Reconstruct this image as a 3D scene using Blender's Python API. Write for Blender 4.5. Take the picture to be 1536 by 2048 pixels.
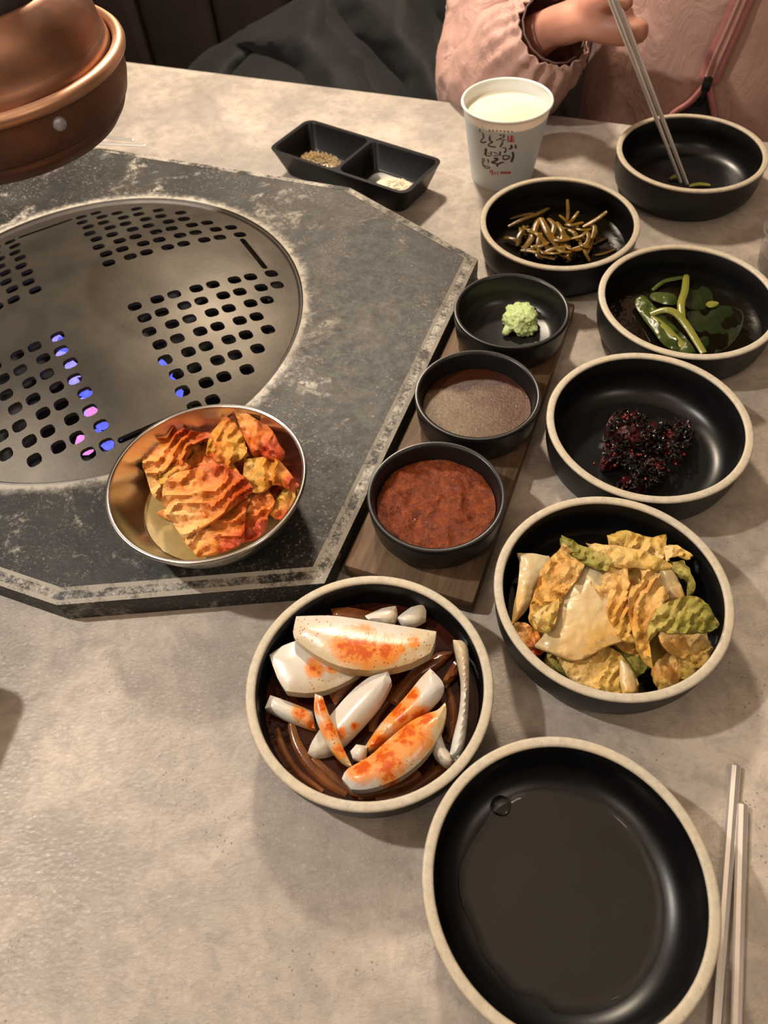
import bpy, bmesh, math, random
import numpy as np
from mathutils import Vector, Matrix, noise, geometry

for o in list(bpy.data.objects):
    bpy.data.objects.remove(o, do_unlink=True)
SC = bpy.context.scene
COL = SC.collection
RND = random.Random(7)

# ------------------------------------------------------------------ camera
H = 0.42                                  # lens height above the table top (m)
FPX = 1497.06                             # focal length in pixels of a 1536 x 2048 frame
RR = Vector((0.99543334, -0.07758957, -0.05560863))
UU = Vector((0.09545921, 0.80909162, 0.57987782))
FW = Vector((0.0, 0.58253808, -0.81280341))
cd = bpy.data.cameras.new('camera')
cam = bpy.data.objects.new('camera', cd)
COL.objects.link(cam)
cam.matrix_world = Matrix(((RR.x, UU.x, -FW.x, 0), (RR.y, UU.y, -FW.y, 0), (RR.z, UU.z, -FW.z, H), (0, 0, 0, 1)))
cd.sensor_fit = 'VERTICAL'
cd.sensor_height = 36.0
cd.sensor_width = 27.0
cd.lens = FPX / 2048 * 36.0
cd.clip_start = 0.01
cd.dof.use_dof = True
cd.dof.focus_distance = 0.47
cd.dof.aperture_fstop = 11.0
SC.camera = cam

# ------------------------------------------------------------------ light
W = bpy.data.worlds.new('room_light')
SC.world = W
W.use_nodes = True
W.node_tree.nodes['Background'].inputs[0].default_value = (1.0, 0.86, 0.72, 1)
W.node_tree.nodes['Background'].inputs[1].default_value = 0.05


def point(name, loc, power, col, rad):
    l = bpy.data.lights.new(name, 'POINT')
    l.energy = power
    l.color = col
    l.shadow_soft_size = rad
    o = bpy.data.objects.new(name, l)
    COL.objects.link(o)
    o.location = loc
    return o


point('pendant_lamp', (-0.04, 1.20, 0.80), 35.0, (1.0, 0.83, 0.64), 0.05)
point('ceiling_downlight', (-0.77, 0.42, 1.0), 30.0, (1.0, 0.92, 0.83), 0.022)
point('fill_light', (0.80, -0.55, 1.35), 10.0, (1.0, 0.84, 0.68), 0.15)  # added fill that lifts the ceiling bounce, no fitting behind it
point('fill_light', (-0.9, -0.7, 1.40), 10.0, (1.0, 0.84, 0.68), 0.15)  # second added fill, also without a visible source

SC.view_settings.view_transform = 'Standard'
SC.view_settings.look = 'None'
SC.view_settings.exposure = 0.66
SC.view_settings.gamma = 1.0
SC.view_settings.use_curve_mapping = False

# ------------------------------------------------------------------ coordinates
GC = Vector((-0.2243, 0.5102, 0))         # centre of the grill on the table
TH = math.radians(-24.9)                  # the table's turn against the lens
EX = Vector((math.cos(TH), math.sin(TH), 0))
EY = Vector((-math.sin(TH), math.cos(TH), 0))


def T(x, y, z=0.0):                       # table coordinates -> world
    return GC + EX * x + EY * y + Vector((0, 0, z))


def ray(px, py):
    return FW + RR * ((px - 768) / FPX) - UU * ((py - 1024) / FPX)


def U(px, py, z=0.0):                     # survey: point at height z
    d = ray(px, py)
    t = (z - H) / d.z
    return Vector((d.x * t, d.y * t, z))


def V(px, py, yl):                        # survey: point on the upright plane y = yl of the table
    d = ray(px, py)
    o = Vector((0, 0, H))
    t = (yl - (o - GC).dot(EY)) / d.dot(EY)
    return o + d * t


# ------------------------------------------------------------------ materials
class NT:
    def __init__(s, name):
        s.m = bpy.data.materials.new(name)
        s.m.use_nodes = True
        s.t = s.m.node_tree
        s.b = s.t.nodes['Principled BSDF']
        s.co = s.t.nodes.new('ShaderNodeTexCoord').outputs['Object']

    def node(s, ty, **kw):
        n = s.t.nodes.new(ty)
        for k, v in kw.items():
            setattr(n, k, v)
        return n

    def put(s, sock, v):
        if isinstance(v, bpy.types.NodeSocket):
            s.t.links.new(v, sock)
        elif hasattr(sock.default_value, '__len__'):
            v = tuple(v)
            sock.default_value = v + (1,) if len(sock.default_value) == 4 and len(v) == 3 else v
        else:
            sock.default_value = v

    def set(s, **kw):
        for k, v in kw.items():
            s.put(s.b.inputs[k.replace('_', ' ')], v)
        return s

    def noise(s, scale, detail=4, rough=0.55, vec=None, dist=0.0):
        n = s.node('ShaderNodeTexNoise')
        s.put(n.inputs['Vector'], vec or s.co)
        s.put(n.inputs['Scale'], scale)
        s.put(n.inputs['Detail'], detail)
        s.put(n.inputs['Roughness'], rough)
        s.put(n.inputs['Distortion'], dist)
        return n.outputs['Fac']

    def voro(s, scale, vec=None, out='Distance', rnd=1.0):
        n = s.node('ShaderNodeTexVoronoi')
        s.put(n.inputs['Vector'], vec or s.co)
        s.put(n.inputs['Scale'], scale)
        s.put(n.inputs['Randomness'], rnd)
        return n.outputs[out]

    def ramp(s, fac, stops):
        n = s.node('ShaderNodeValToRGB')
        e = n.color_ramp.elements
        while len(e) < len(stops):
            e.new(0.5)
        for el, (p, c) in zip(e, stops):
            el.position = p
            c = (c, c, c) if not hasattr(c, '__len__') else c
            el.color = tuple(c) + (1,)
        s.put(n.inputs[0], fac)
        return n.outputs['Color']

    def mix(s, f, a, b, mode='MIX'):
        n = s.node('ShaderNodeMix', data_type='RGBA', blend_type=mode)
        s.put(n.inputs[0], f)
        s.put(n.inputs[6], a)
        s.put(n.inputs[7], b)
        return n.outputs[2]

    def math(s, op, a, b=0.0, c=0.0):
        n = s.node('ShaderNodeMath', operation=op)
        s.put(n.inputs[0], a)
        s.put(n.inputs[1], b)
        s.put(n.inputs[2], c)
        return n.outputs[0]

    def mapv(s, scale=(1, 1, 1), rot=(0, 0, 0)):
        n = s.node('ShaderNodeMapping')
        s.put(n.inputs['Vector'], s.co)
        s.put(n.inputs['Scale'], scale)
        s.put(n.inputs['Rotation'], rot)
        return n.outputs[0]

    def attr(s, name):
        return s.node('ShaderNodeAttribute', attribute_name=name).outputs['Fac']

    def bump(s, h, strength=0.3, dist=0.001):
        n = s.node('ShaderNodeBump')
        s.put(n.inputs['Strength'], strength)
        s.put(n.inputs['Distance'], dist)
        s.put(n.inputs['Height'], h)
        if s.b.inputs['Normal'].is_linked:
            s.t.links.new(s.b.inputs['Normal'].links[0].from_socket, n.inputs['Normal'])
        s.put(s.b.inputs['Normal'], n.outputs[0])
        return s


def plain(name, col, rough=0.5, metal=0.0, var=0.12, scale=60, **kw):
    n = NT(name)
    f = n.noise(scale, 4)
    c2 = tuple(min(1, c * (1 + var)) for c in col)
    c1 = tuple(c * (1 - var) for c in col)
    n.set(Base_Color=n.ramp(f, [(0.3, c1), (0.7, c2)]), Roughness=rough, Metallic=metal)
    for k, v in kw.items():
        n.put(n.b.inputs[k.replace('_', ' ')], v)
    return n


def mat_table():
    n = NT('stone_laminate')
    big = n.noise(3.2, 5, 0.6, dist=0.6)
    mid = n.noise(14, 6, 0.65, dist=0.4)
    c = n.ramp(big, [(0.30, (0.235, 0.215, 0.195)), (0.50, (0.375, 0.325, 0.275)), (0.68, (0.49, 0.425, 0.355))])
    c = n.mix(n.ramp(mid, [(0.42, 0.0), (0.66, 0.7)]), c, (0.55, 0.475, 0.40))
    c = n.mix(n.ramp(n.noise(7, 6, 0.65, vec=n.mapv(rot=(0, 0, 1.1)), dist=0.7), [(0.48, 0.0), (0.66, 0.75)]), c, (0.245, 0.225, 0.205))
    c = n.mix(n.ramp(n.noise(75, 7, 0.75, dist=0.6), [(0.36, 0.5), (0.56, 0.0)]), c, (0.20, 0.175, 0.155))
    sp = n.math('MULTIPLY', n.ramp(n.voro(260), [(0.09, 1.0), (0.2, 0.0)]), n.ramp(n.noise(16, 3), [(0.50, 0.0), (0.62, 0.75)]))
    c = n.mix(sp, c, (0.12, 0.095, 0.075))
    n.set(Base_Color=c, Roughness=n.ramp(mid, [(0.3, 0.31), (0.7, 0.44)]))
    h = n.noise(430, 5, 0.7, vec=n.mapv(scale=(0.7, 1.15, 1), rot=(0, 0, 0.5)), dist=0.9)
    n.bump(h, 0.5, 0.0010)
    n.bump(n.noise(70, 5, 0.6, vec=n.mapv(scale=(0.5, 1.6, 1), rot=(0, 0, 0.35)), dist=1.6), 0.13, 0.0016)
    return n.m


def iron(name, wear):
    n = NT(name)
    f1 = n.noise(14, 6, 0.7, dist=0.3)
    f2 = n.noise(110, 6, 0.75)
    f3 = n.noise(420, 4, 0.8)
    c = n.ramp(f1, [(0.35, (0.011, 0.0105, 0.010)), (0.65, (0.037, 0.034, 0.030))])
    r = n.node('ShaderNodeVectorMath', operation='LENGTH')
    n.put(r.inputs[0], n.mapv(scale=(1, 1, 0)))
    rad = r.outputs['Value']
    ring = n.ramp(n.math('ADD', rad, n.math('MULTIPLY', n.math('SUBTRACT', f2, 0.5), 0.022)), [(0.1755, 1.0), (0.1815, 0.0)])
    patch = n.math('MULTIPLY', n.ramp(n.noise(17, 6, 0.72, dist=0.5), [(0.54, 0.0), (0.66, 1.0)]), n.ramp(f2, [(0.46, 0.0), (0.57, 0.9)]))
    flecks = n.math('MULTIPLY', n.ramp(f3, [(0.56, 0.0), (0.68, 0.75)]), n.ramp(n.noise(22, 4), [(0.42, 0.10), (0.62, 1.0)]))
    m = n.math('MAXIMUM', n.math('MAXIMUM', ring, patch), flecks)
    if wear > 0:
        m = n.math('MAXIMUM', m, n.ramp(n.math('ADD', n.math('MULTIPLY', n.noise(40, 5, 0.7), 0.7), n.math('MULTIPLY', f3, 0.5)), [(0.62 - wear * 0.2, 0.0), (0.78 - wear * 0.2, 0.9)]))
    c = n.mix(m, c, (0.44, 0.41, 0.35))
    n.set(Base_Color=c, Roughness=n.ramp(f2, [(0.3, 0.42), (0.7, 0.62)]), Specular_IOR_Level=0.36)
    n.bump(f3, 0.35, 0.0007)
    n.bump(f2, 0.25, 0.0012)
    return n.m


M = {}
M['table'] = mat_table()
M['table_edge'] = plain('table_edge_band', (0.05, 0.045, 0.04), 0.5).m
M['iron'] = iron('worn_black_iron', 0.0)
M['iron_band'] = iron('worn_iron_border', 0.42)
M['iron_edge'] = iron('scuffed_iron_edge', 0.98)
n = plain('grill_metal', (0.060, 0.051, 0.039), 0.47, 0.6, 0.3, 22)
n.bump(n.noise(300, 4), 0.12, 0.0006)
M['grill'] = n.m
M['grill_edge'] = plain('grill_hole_edge', (0.10, 0.09, 0.08), 0.5, 0.6).m
M['burner'] = plain('burner_metal', (0.025, 0.025, 0.028), 0.6, 0.6).m
M['soot'] = plain('sooty_steel', (0.012, 0.011, 0.011), 0.8).m


def emis(name, col, st):
    n = NT(name)
    n.set(Base_Color=(0, 0, 0), Emission_Color=n.ramp(n.noise(90, 2), [(0.35, col), (0.7, tuple(min(1, c * 1.25 + .04) for c in col))]), Emission_Strength=st)
    return n.m


M['flame_b'] = emis('blue_gas_flame', (0.10, 0.12, 1.0), 0.75)
M['flame_v'] = emis('violet_gas_flame', (0.36, 0.30, 1.0), 0.70)
M['flame_p'] = emis('pink_gas_flame', (0.95, 0.28, 0.78), 0.62)

n = NT('aged_copper')
f = n.noise(16, 5, 0.65)
n.set(Base_Color=n.mix(n.ramp(n.noise(38, 6, 0.7, dist=0.4), [(0.42, 0.0), (0.70, 0.7)]), n.ramp(f, [(0.3, (0.30, 0.135, 0.078)), (0.7, (0.46, 0.235, 0.145))]), (0.24, 0.155, 0.13)),
      Roughness=n.ramp(f, [(0.3, 0.40), (0.75, 0.58)]), Metallic=0.75)
n.bump(n.noise(90, 5), 0.15, 0.001)
M['copper'] = n.m
n = NT('copper_rim_polished')
n.set(Base_Color=n.ramp(n.noise(40, 4), [(0.3, (0.55, 0.30, 0.18)), (0.7, (0.68, 0.40, 0.25))]), Roughness=0.42, Metallic=0.7)
M['copper_rim'] = n.m
n = NT('darker_copper')  # copper in a darker tone, for the hood's lower bowl
f = n.noise(14, 5, 0.65)
n.set(Base_Color=n.mix(n.ramp(n.noise(30, 6, 0.7, dist=0.4), [(0.40, 0.0), (0.66, 0.75)]), n.ramp(f, [(0.3, (0.17, 0.075, 0.045)), (0.7, (0.27, 0.135, 0.085))]), (0.13, 0.085, 0.072)),
      Roughness=n.ramp(f, [(0.3, 0.42), (0.75, 0.6)]), Metallic=0.7)
n.bump(n.noise(90, 5), 0.15, 0.001)
M['copper_dark'] = n.m
M['duct'] = plain('dark_duct_metal', (0.10, 0.085, 0.08), 0.45, 0.8).m
M['rivet'] = plain('pale_steel_rivet', (0.5, 0.53, 0.60), 0.5, 0.5).m

n = plain('black_glaze', (0.0035, 0.0035, 0.0040), 0.33, 0, 0.2, 50, Specular_IOR_Level=0.36)
n.bump(n.noise(350, 3), 0.05, 0.0004)
M['glaze'] = n.m
M['glaze_out'] = plain('black_matte_glaze', (0.0095, 0.009, 0.009), 0.45, 0, 0.2, 50, Specular_IOR_Level=0.4).m
n = NT('bare_clay_rim')
c = n.ramp(n.noise(220, 5, 0.7), [(0.3, (0.36, 0.32, 0.245)), (0.7, (0.52, 0.47, 0.37))])
c = n.mix(n.ramp(n.voro(330), [(0.07, 0.8), (0.16, 0.0)]), c, (0.22, 0.18, 0.13))
c = n.mix(n.ramp(n.noise(28, 4), [(0.45, 0.0), (0.7, 0.5)]), c, (0.50, 0.40, 0.26))
n.set(Base_Color=c, Roughness=0.55)
M['clay'] = n.m
n = plain('steel', (0.62, 0.60, 0.57), 0.22, 1.0, 0.06, 30)
n.bump(n.noise(200, 3, vec=n.mapv((1, 1, 14))), 0.06, 0.0003)
M['steel'] = n.m
M['steel_dull'] = plain('brushed_steel', (0.78, 0.75, 0.71), 0.36, 0.88, 0.08, 30).m

n = NT('walnut_board')
g = n.noise(9, 6, 0.65, vec=n.mapv((14, 1.2, 1)), dist=0.8)
c = n.ramp(g, [(0.28, (0.035, 0.019, 0.009)), (0.5, (0.10, 0.057, 0.027)), (0.72, (0.185, 0.112, 0.056))])
c = n.mix(n.ramp(n.noise(5, 3), [(0.4, 0.0), (0.7, 0.35)]), c, (0.12, 0.09, 0.065))
n.set(Base_Color=c, Roughness=0.6, Specular_IOR_Level=0.25)
n.bump(g, 0.25, 0.001)
M['wood'] = n.m
M['wood_edge'] = plain('board_worn_edge', (0.30, 0.21, 0.13), 0.6, 0, 0.3, 80).m
M['cup'] = plain('paper_white', (0.74, 0.745, 0.73), 0.5, 0, 0.02, 20, Subsurface_Weight=0.15).m
M['rice_water'] = plain('pale_drink', (0.74, 0.70, 0.53), 0.3, 0, 0.06, 60).m
M['ink'] = plain('brown_print', (0.085, 0.045, 0.035), 0.6).m
M['ink_red'] = plain('red_print', (0.50, 0.075, 0.06), 0.6).m
M['plastic_black'] = plain('black_melamine', (0.004, 0.004, 0.0045), 0.34, Specular_IOR_Level=0.25).m
M['glass'] = plain('clear_plastic', (0.95, 0.93, 0.92), 0.08, Transmission_Weight=0.9, IOR=1.45).m
M['leather'] = plain('brown_booth_leather', (0.018, 0.0105, 0.008), 0.65, 0, 0.2, 14, Specular_IOR_Level=0.25).m
M['floor'] = plain('dark_floor', (0.06, 0.05, 0.045), 0.6).m
n = plain('black_nylon', (0.0085, 0.0085, 0.0083), 0.68, 0, 0.25, 20, Sheen_Weight=0.05, Specular_IOR_Level=0.16)
n.bump(n.noise(38, 5, 0.6, dist=0.8), 0.3, 0.005)
M['nylon'] = n.m
n = plain('pink_nylon', (0.42, 0.248, 0.205), 0.62, 0, 0.06, 14, Sheen_Weight=0.1)
n.bump(n.noise(34, 6, 0.6, vec=n.mapv((1, 1, 0.6)), dist=1.2), 0.55, 0.008)
M['pink'] = n.m
M['pink_dark'] = plain('dark_cuff_lining', (0.10, 0.05, 0.045), 0.7).m
M['pink_tape'] = plain('rose_zip_tape', (0.36, 0.13, 0.13), 0.6, 0, 0.1, 200).m
M['zip'] = plain('dark_zip_metal', (0.03, 0.028, 0.03), 0.3, 0.6).m
M['shirt'] = plain('black_shirt', (0.012, 0.012, 0.013), 0.8).m
M['skin'] = plain('skin', (0.46, 0.215, 0.15), 0.5, 0, 0.16, 26, Subsurface_Weight=0.12).m
M['hair'] = plain('dark_hair', (0.018, 0.012, 0.010), 0.4).m
M['screen'] = plain('dark_screen', (0.01, 0.01, 0.012), 0.15).m


def liquid(name, col, rough=0.06, trans=0.0, var=0.25, scale=40, bump=0.0, **kw):
    n = plain(name, col, rough, 0, var, scale, Specular_IOR_Level=0.5)
    if trans:
        n.set(Transmission_Weight=trans, IOR=1.34)
    if bump:
        n.bump(n.noise(160, 3), bump, 0.001)
    for k, v in kw.items():
        n.put(n.b.inputs[k.replace('_', ' ')], v)
    return n.m


M['soy'] = liquid('red_soy_broth', (0.030, 0.0055, 0.002), bump=0.25, Specular_IOR_Level=0.2)
M['broth'] = liquid('dark_broth', (0.0045, 0.0035, 0.0015), bump=0.2, Specular_IOR_Level=0.22)
M['brine'] = liquid('yellow_brine', (0.36, 0.26, 0.10), 0.08, bump=0.1)
M['water'] = liquid('water_film', (0.9, 0.9, 0.9), 0.02, 1.0, 0.01)

n = NT('oily_brown_sauce')
fx = n.noise(45, 3)
sx = n.node('ShaderNodeSeparateXYZ')
n.put(sx.inputs[0], n.co)
side = n.math('ADD', n.math('MULTIPLY', sx.outputs[1], -22.0), n.math('MULTIPLY', n.math('SUBTRACT', fx, 0.5), 0.6))
foam = n.ramp(side, [(-0.0, 0.25), (0.12, 1.0)])
foam = n.ramp(n.math('ADD', side, 0.55), [(0.1, 0.0), (0.26, 1.0)])
grain = n.noise(420, 4, 0.8)
lf = n.ramp(n.math('ADD', n.math('MULTIPLY', sx.outputs[0], -14.0), n.math('ADD', n.math('MULTIPLY', fx, 0.8), 0.1)), [(0.25, 0.0), (0.8, 1.0)])
tone = n.mix(lf, n.ramp(grain, [(0.3, (0.040, 0.014, 0.007)), (0.7, (0.105, 0.047, 0.024))]), n.ramp(grain, [(0.3, (0.075, 0.048, 0.025)), (0.7, (0.20, 0.14, 0.08))]))
c = n.mix(foam, (0.030, 0.007, 0.003), tone)
n.set(Base_Color=c, Roughness=0.20, Specular_IOR_Level=0.25)
n.bump(grain, 0.5, 0.0010)
M['brown_sauce'] = n.m

n = NT('red_bean_paste')
f = n.noise(220, 5, 0.7)
c = n.ramp(f, [(0.3, (0.085, 0.013, 0.002)), (0.55, (0.20, 0.037, 0.004)), (0.8, (0.33, 0.085, 0.010))])
n.set(Base_Color=c, Roughness=0.16, Specular_IOR_Level=0.4)
n.bump(n.noise(520, 4, 0.7), 0.7, 0.0015)
n.bump(f, 0.9, 0.0028)
n.bump(n.noise(95, 5, 0.65), 0.6, 0.004)
M['paste'] = n.m
n = NT('wasabi_paste')
f = n.noise(260, 5, 0.7)
n.set(Base_Color=n.ramp(f, [(0.3, (0.30, 0.40, 0.12)), (0.7, (0.55, 0.64, 0.30))]), Roughness=0.5, Subsurface_Weight=0.1)
n.bump(f, 0.8, 0.002)
M['wasabi'] = n.m


def food(name, stops, stain=None, amt=0.5, veins=120, rough=0.3, bump=0.5, gmul=1.0, edge=None, sss=0.08, flake=0.0, smear=None, spec=0.45):
    """vegetable: colour runs along the piece (g), breaks up with noise, optional spice stain, smears (s) and flakes"""
    n = NT(name)
    g = n.attr('g')
    nz = n.noise(55, 5, 0.65, dist=0.5)
    f = n.math('ADD', n.math('MULTIPLY', g, gmul), n.math('MULTIPLY', n.math('SUBTRACT', nz, 0.5), 1.4))
    c = n.ramp(f, stops)
    if stain:
        s1 = n.ramp(n.noise(75, 6, 0.75, dist=0.3), [(0.62 - amt * 0.25, 0.0), (0.74 - amt * 0.2, 0.9)])
        c = n.mix(s1, c, stain)
    if smear:
        q = n.math('ADD', n.attr('s'), n.math('MULTIPLY', n.math('SUBTRACT', n.noise(130, 6, 0.75, dist=0.4), 0.5), 1.1))
        c = n.mix(n.ramp(q, [(0.30, 0.0), (0.55, 0.75), (0.9, 0.95)]), c, smear)
        c = n.mix(n.ramp(n.math('MULTIPLY', q, n.noise(260, 4, 0.7)), [(0.36, 0.0), (0.50, 0.9)]), c, (0.46, 0.062, 0.004))
    if flake:
        s2 = n.math('MULTIPLY', n.ramp(n.voro(430, rnd=1.0), [(0.13, 1.0), (0.24, 0.0)]), n.ramp(n.noise(34, 3), [(0.62 - flake * 0.3, 0.0), (0.72 - flake * 0.3, 1.0)]))
        c = n.mix(s2, c, (0.34, 0.045, 0.008))
    n.set(Base_Color=c, Roughness=rough, Subsurface_Weight=sss, Subsurface_Radius=(0.004, 0.002, 0.001), Specular_IOR_Level=spec)
    n.bump(n.noise(veins, 6, 0.7, dist=0.8), bump, 0.0024)
    n.bump(n.noise(veins * 4, 4, 0.6), bump * 0.6, 0.0009)
    return n.m


OR1, OR2, OR3 = (0.40, 0.050, 0.006), (0.60, 0.15, 0.018), (0.72, 0.32, 0.075)
M['kim'] = food('red_kimchi', [(0.1, OR3), (0.45, OR2), (0.8, OR1)], (0.36, 0.028, 0.004), 0.35, flake=0.4, bump=0.7)
M['kim_pale'] = food('pale_kimchi', [(0.05, (0.74, 0.43, 0.15)), (0.5, (0.66, 0.23, 0.04)), (0.95, OR1)], (0.46, 0.055, 0.008), 0.3, flake=0.4, bump=0.7)
M['kim_y'] = food('yellow_kimchi', [(0.1, (0.50, 0.29, 0.045)), (0.55, (0.58, 0.23, 0.028)), (0.95, OR1)], (0.46, 0.075, 0.01), 0.25, bump=0.7)
M['wk_white'] = food('white_cabbage_stem', [(0.1, (0.52, 0.43, 0.26)), (0.5, (0.56, 0.41, 0.20)), (0.95, (0.52, 0.31, 0.09))], None, bump=0.35, rough=0.25, veins=50, sss=0.12)
M['wk_or'] = food('orange_cabbage_leaf', [(0.1, (0.66, 0.43, 0.15)), (0.5, (0.62, 0.31, 0.065)), (0.9, (0.55, 0.34, 0.075))], (0.58, 0.22, 0.035), 0.25, bump=0.9, rough=0.22)
M['wk_y'] = food('yellow_cabbage_leaf', [(0.1, (0.64, 0.46, 0.19)), (0.5, (0.60, 0.38, 0.10)), (0.9, (0.46, 0.31, 0.06))], (0.60, 0.30, 0.08), 0.2, bump=0.8, rough=0.22)
M['wk_g'] = food('green_cabbage_leaf', [(0.1, (0.42, 0.33, 0.08)), (0.6, (0.25, 0.22, 0.030)), (0.9, (0.15, 0.145, 0.016))], (0.48, 0.34, 0.10), 0.2, bump=0.9)
CH = (0.66, 0.20, 0.010)
M['onion'] = food('raw_onion', [(0.0, (0.54, 0.525, 0.49)), (0.5, (0.53, 0.47, 0.37)), (1.0, (0.50, 0.37, 0.20))], None, bump=0.12, veins=30, rough=0.28, sss=0.12, gmul=0.8, flake=0.35, smear=CH)
M['onion_red'] = food('spiced_onion', [(0.0, (0.54, 0.51, 0.46)), (0.5, (0.53, 0.43, 0.27)), (1.0, (0.50, 0.29, 0.085))], None, bump=0.15, veins=40, rough=0.28, sss=0.1, gmul=0.8, flake=0.55, smear=CH)
M['onion_soy'] = food('soy_soaked_onion', [(0.0, (0.20, 0.075, 0.022)), (0.5, (0.10, 0.030, 0.009)), (1.0, (0.17, 0.055, 0.014))], None, bump=0.12, veins=30, rough=0.18, sss=0.05, spec=0.35)
M['wakame'] = food('wakame_green', [(0.0, (0.055, 0.075, 0.012)), (1.0, (0.020, 0.035, 0.008))], None, bump=0.25, rough=0.14, sss=0.05)
M['wakame_dark'] = food('wakame_dark', [(0.0, (0.014, 0.022, 0.006)), (1.0, (0.008, 0.014, 0.004))], None, bump=0.2, rough=0.14)
M['stem'] = food('wakame_stem', [(0.0, (0.14, 0.15, 0.022)), (1.0, (0.20, 0.19, 0.035))], None, bump=0.15, rough=0.15)
M['strip'] = food('pickled_strip', [(0.0, (0.21, 0.125, 0.018)), (0.5, (0.13, 0.075, 0.010)), (1.0, (0.26, 0.135, 0.018))], None, bump=0.2, rough=0.2, sss=0.08, spec=0.35)
M['strip_dark'] = food('dark_pickled_strip', [(0.0, (0.10, 0.06, 0.012)), (1.0, (0.06, 0.035, 0.008))], None, bump=0.2, rough=0.14)
n = NT('seasoned_dark_red')
f = n.noise(130, 4, 0.7, dist=0.4)
n.set(Base_Color=n.ramp(f, [(0.40, (0.006, 0.0035, 0.004)), (0.55, (0.055, 0.006, 0.007)), (0.72, (0.12, 0.011, 0.009))]), Roughness=0.22, Specular_IOR_Level=0.6)
n.bump(n.noise(330, 4), 0.8, 0.002)
M['darkred'] = n.m
M['darkshred'] = plain('dark_shred', (0.012, 0.010, 0.008), 0.25, 0, 0.4, 200).m
M['pepper'] = plain('ground_pepper_oil', (0.20, 0.13, 0.05), 0.3, 0, 0.7, 500).m
M['salt'] = plain('coarse_seasoned_salt', (0.60, 0.52, 0.38), 0.6, 0, 0.3, 500).m

# ------------------------------------------------------------------ mesh helpers


def tag(o, label=None, cat=None, group=None, kind=None):
    if label: o['label'] = label
    if cat: o['category'] = cat
    if group: o['group'] = group
    if kind: o['kind'] = kind
    return o


def empty(name, loc, label=None, cat=None, group=None, rz=0.0):
    o = bpy.data.objects.new(name, None)
    o.empty_display_size = 0.02
    COL.objects.link(o)
    o.location = loc
    o.rotation_euler = (0, 0, rz)
    return tag(o, label, cat, group)


def mk(name, vs, fs, mats, parent=None, smooth=40, fm=None, origin=None, attrs=None):
    """vs in world coordinates unless a parent is given (then in the parent's); origin = new local origin"""
    if origin is not None:
        og = Vector(origin)
        vs = [Vector(v) - og for v in vs]
    me = bpy.data.meshes.new(name)
    me.from_pydata([tuple(v) for v in vs], [], fs)
    if not isinstance(mats, (list, tuple)):
        mats = [mats]
    for m in mats:
        me.materials.append(m)
    if fm is not None:
        me.polygons.foreach_set('material_index', fm)
    if attrs:
        for k, a in attrs.items():
            me.attributes.new(k, 'FLOAT', 'POINT').data.foreach_set('value', a)
    me.validate()
    bm = bmesh.new()
    bm.from_mesh(me)
    bmesh.ops.recalc_face_normals(bm, faces=bm.faces)
    bm.to_mesh(me)
    bm.free()
    if smooth:
        me.shade_smooth()
        me.set_sharp_from_angle(angle=math.radians(smooth))
    o = bpy.data.objects.new(name, me)
    COL.objects.link(o)
    if origin is not None:
        o.location = og
    if parent is not None:
        o.parent = parent
    return o


def lathe(prof, seg=64, closed=False, jit=0.0):
    vs, fs = [], []
    n = len(prof)
    idx = []
    for r, z in prof:
        if r < 1e-6:
            idx.append([len(vs)])
            vs.append(Vector((0, 0, z)))
        else:
            idx.append(list(range(len(vs), len(vs) + seg)))
            for k in range(seg):
                a = 2 * math.pi * k / seg
                vs.append(Vector((r * math.cos(a), r * math.sin(a), z)))
    rng = range(n if closed else n - 1)
    for i in rng:
        A, B = idx[i], idx[(i + 1) % n]
        for k in range(seg):
            k2 = (k + 1) % seg
            if len(A) == 1 and len(B) == 1:
                continue
            if len(A) == 1:
                fs.append((A[0], B[k], B[k2]))
            elif len(B) == 1:
                fs.append((A[k], A[k2], B[0]))
            else:
                fs.append((A[k], A[k2], B[k2], B[k]))
    return vs, fs


def boxm(x0, x1, y0, y1, z0, z1, bev=0.0, seg=2):
    bm = bmesh.new()
    bmesh.ops.create_cube(bm, size=1)
    for v in bm.verts:
        v.co = Vector(((x0 + x1) / 2 + v.co.x * (x1 - x0), (y0 + y1) / 2 + v.co.y * (y1 - y0), (z0 + z1) / 2 + v.co.z * (z1 - z0)))
    if bev:
        bmesh.ops.bevel(bm, geom=bm.edges[:], offset=bev, segments=seg, profile=0.5, affect='EDGES')
    vs = [v.co.copy() for v in bm.verts]
    bm.verts.index_update()
    fs = [tuple(v.index for v in f.verts) for f in bm.faces]
    bm.free()
    return vs, fs


def catmull(pts, n=4, closed=True, corner=None):
    P = [Vector(p) for p in pts]
    out = []
    N = len(P)
    cor = [False] * N
    if corner:
        for i in range(N):
            u, v = P[i] - P[i - 1], P[(i + 1) % N] - P[i]
            cor[i] = u.length > 0 and v.length > 0 and u.angle(v) > math.radians(corner)
    for i in (range(N) if closed else range(N - 1)):
        if closed:
            a, b, c, d = P[i - 1], P[i], P[(i + 1) % N], P[(i + 2) % N]
        else:
            a, b, c, d = P[max(i - 1, 0)], P[i], P[i + 1], P[min(i + 2, N - 1)]
        if cor[i]: a = b
        if cor[(i + 1) % N]: d = c
        for k in range(n):
            t = k / n
            out.append(0.5 * ((2 * b) + (c - a) * t + (2 * a - 5 * b + 4 * c - d) * t * t + (3 * b - a - 3 * c + d) * t ** 3))
    if not closed:
        out.append(P[-1])
    return out


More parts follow.
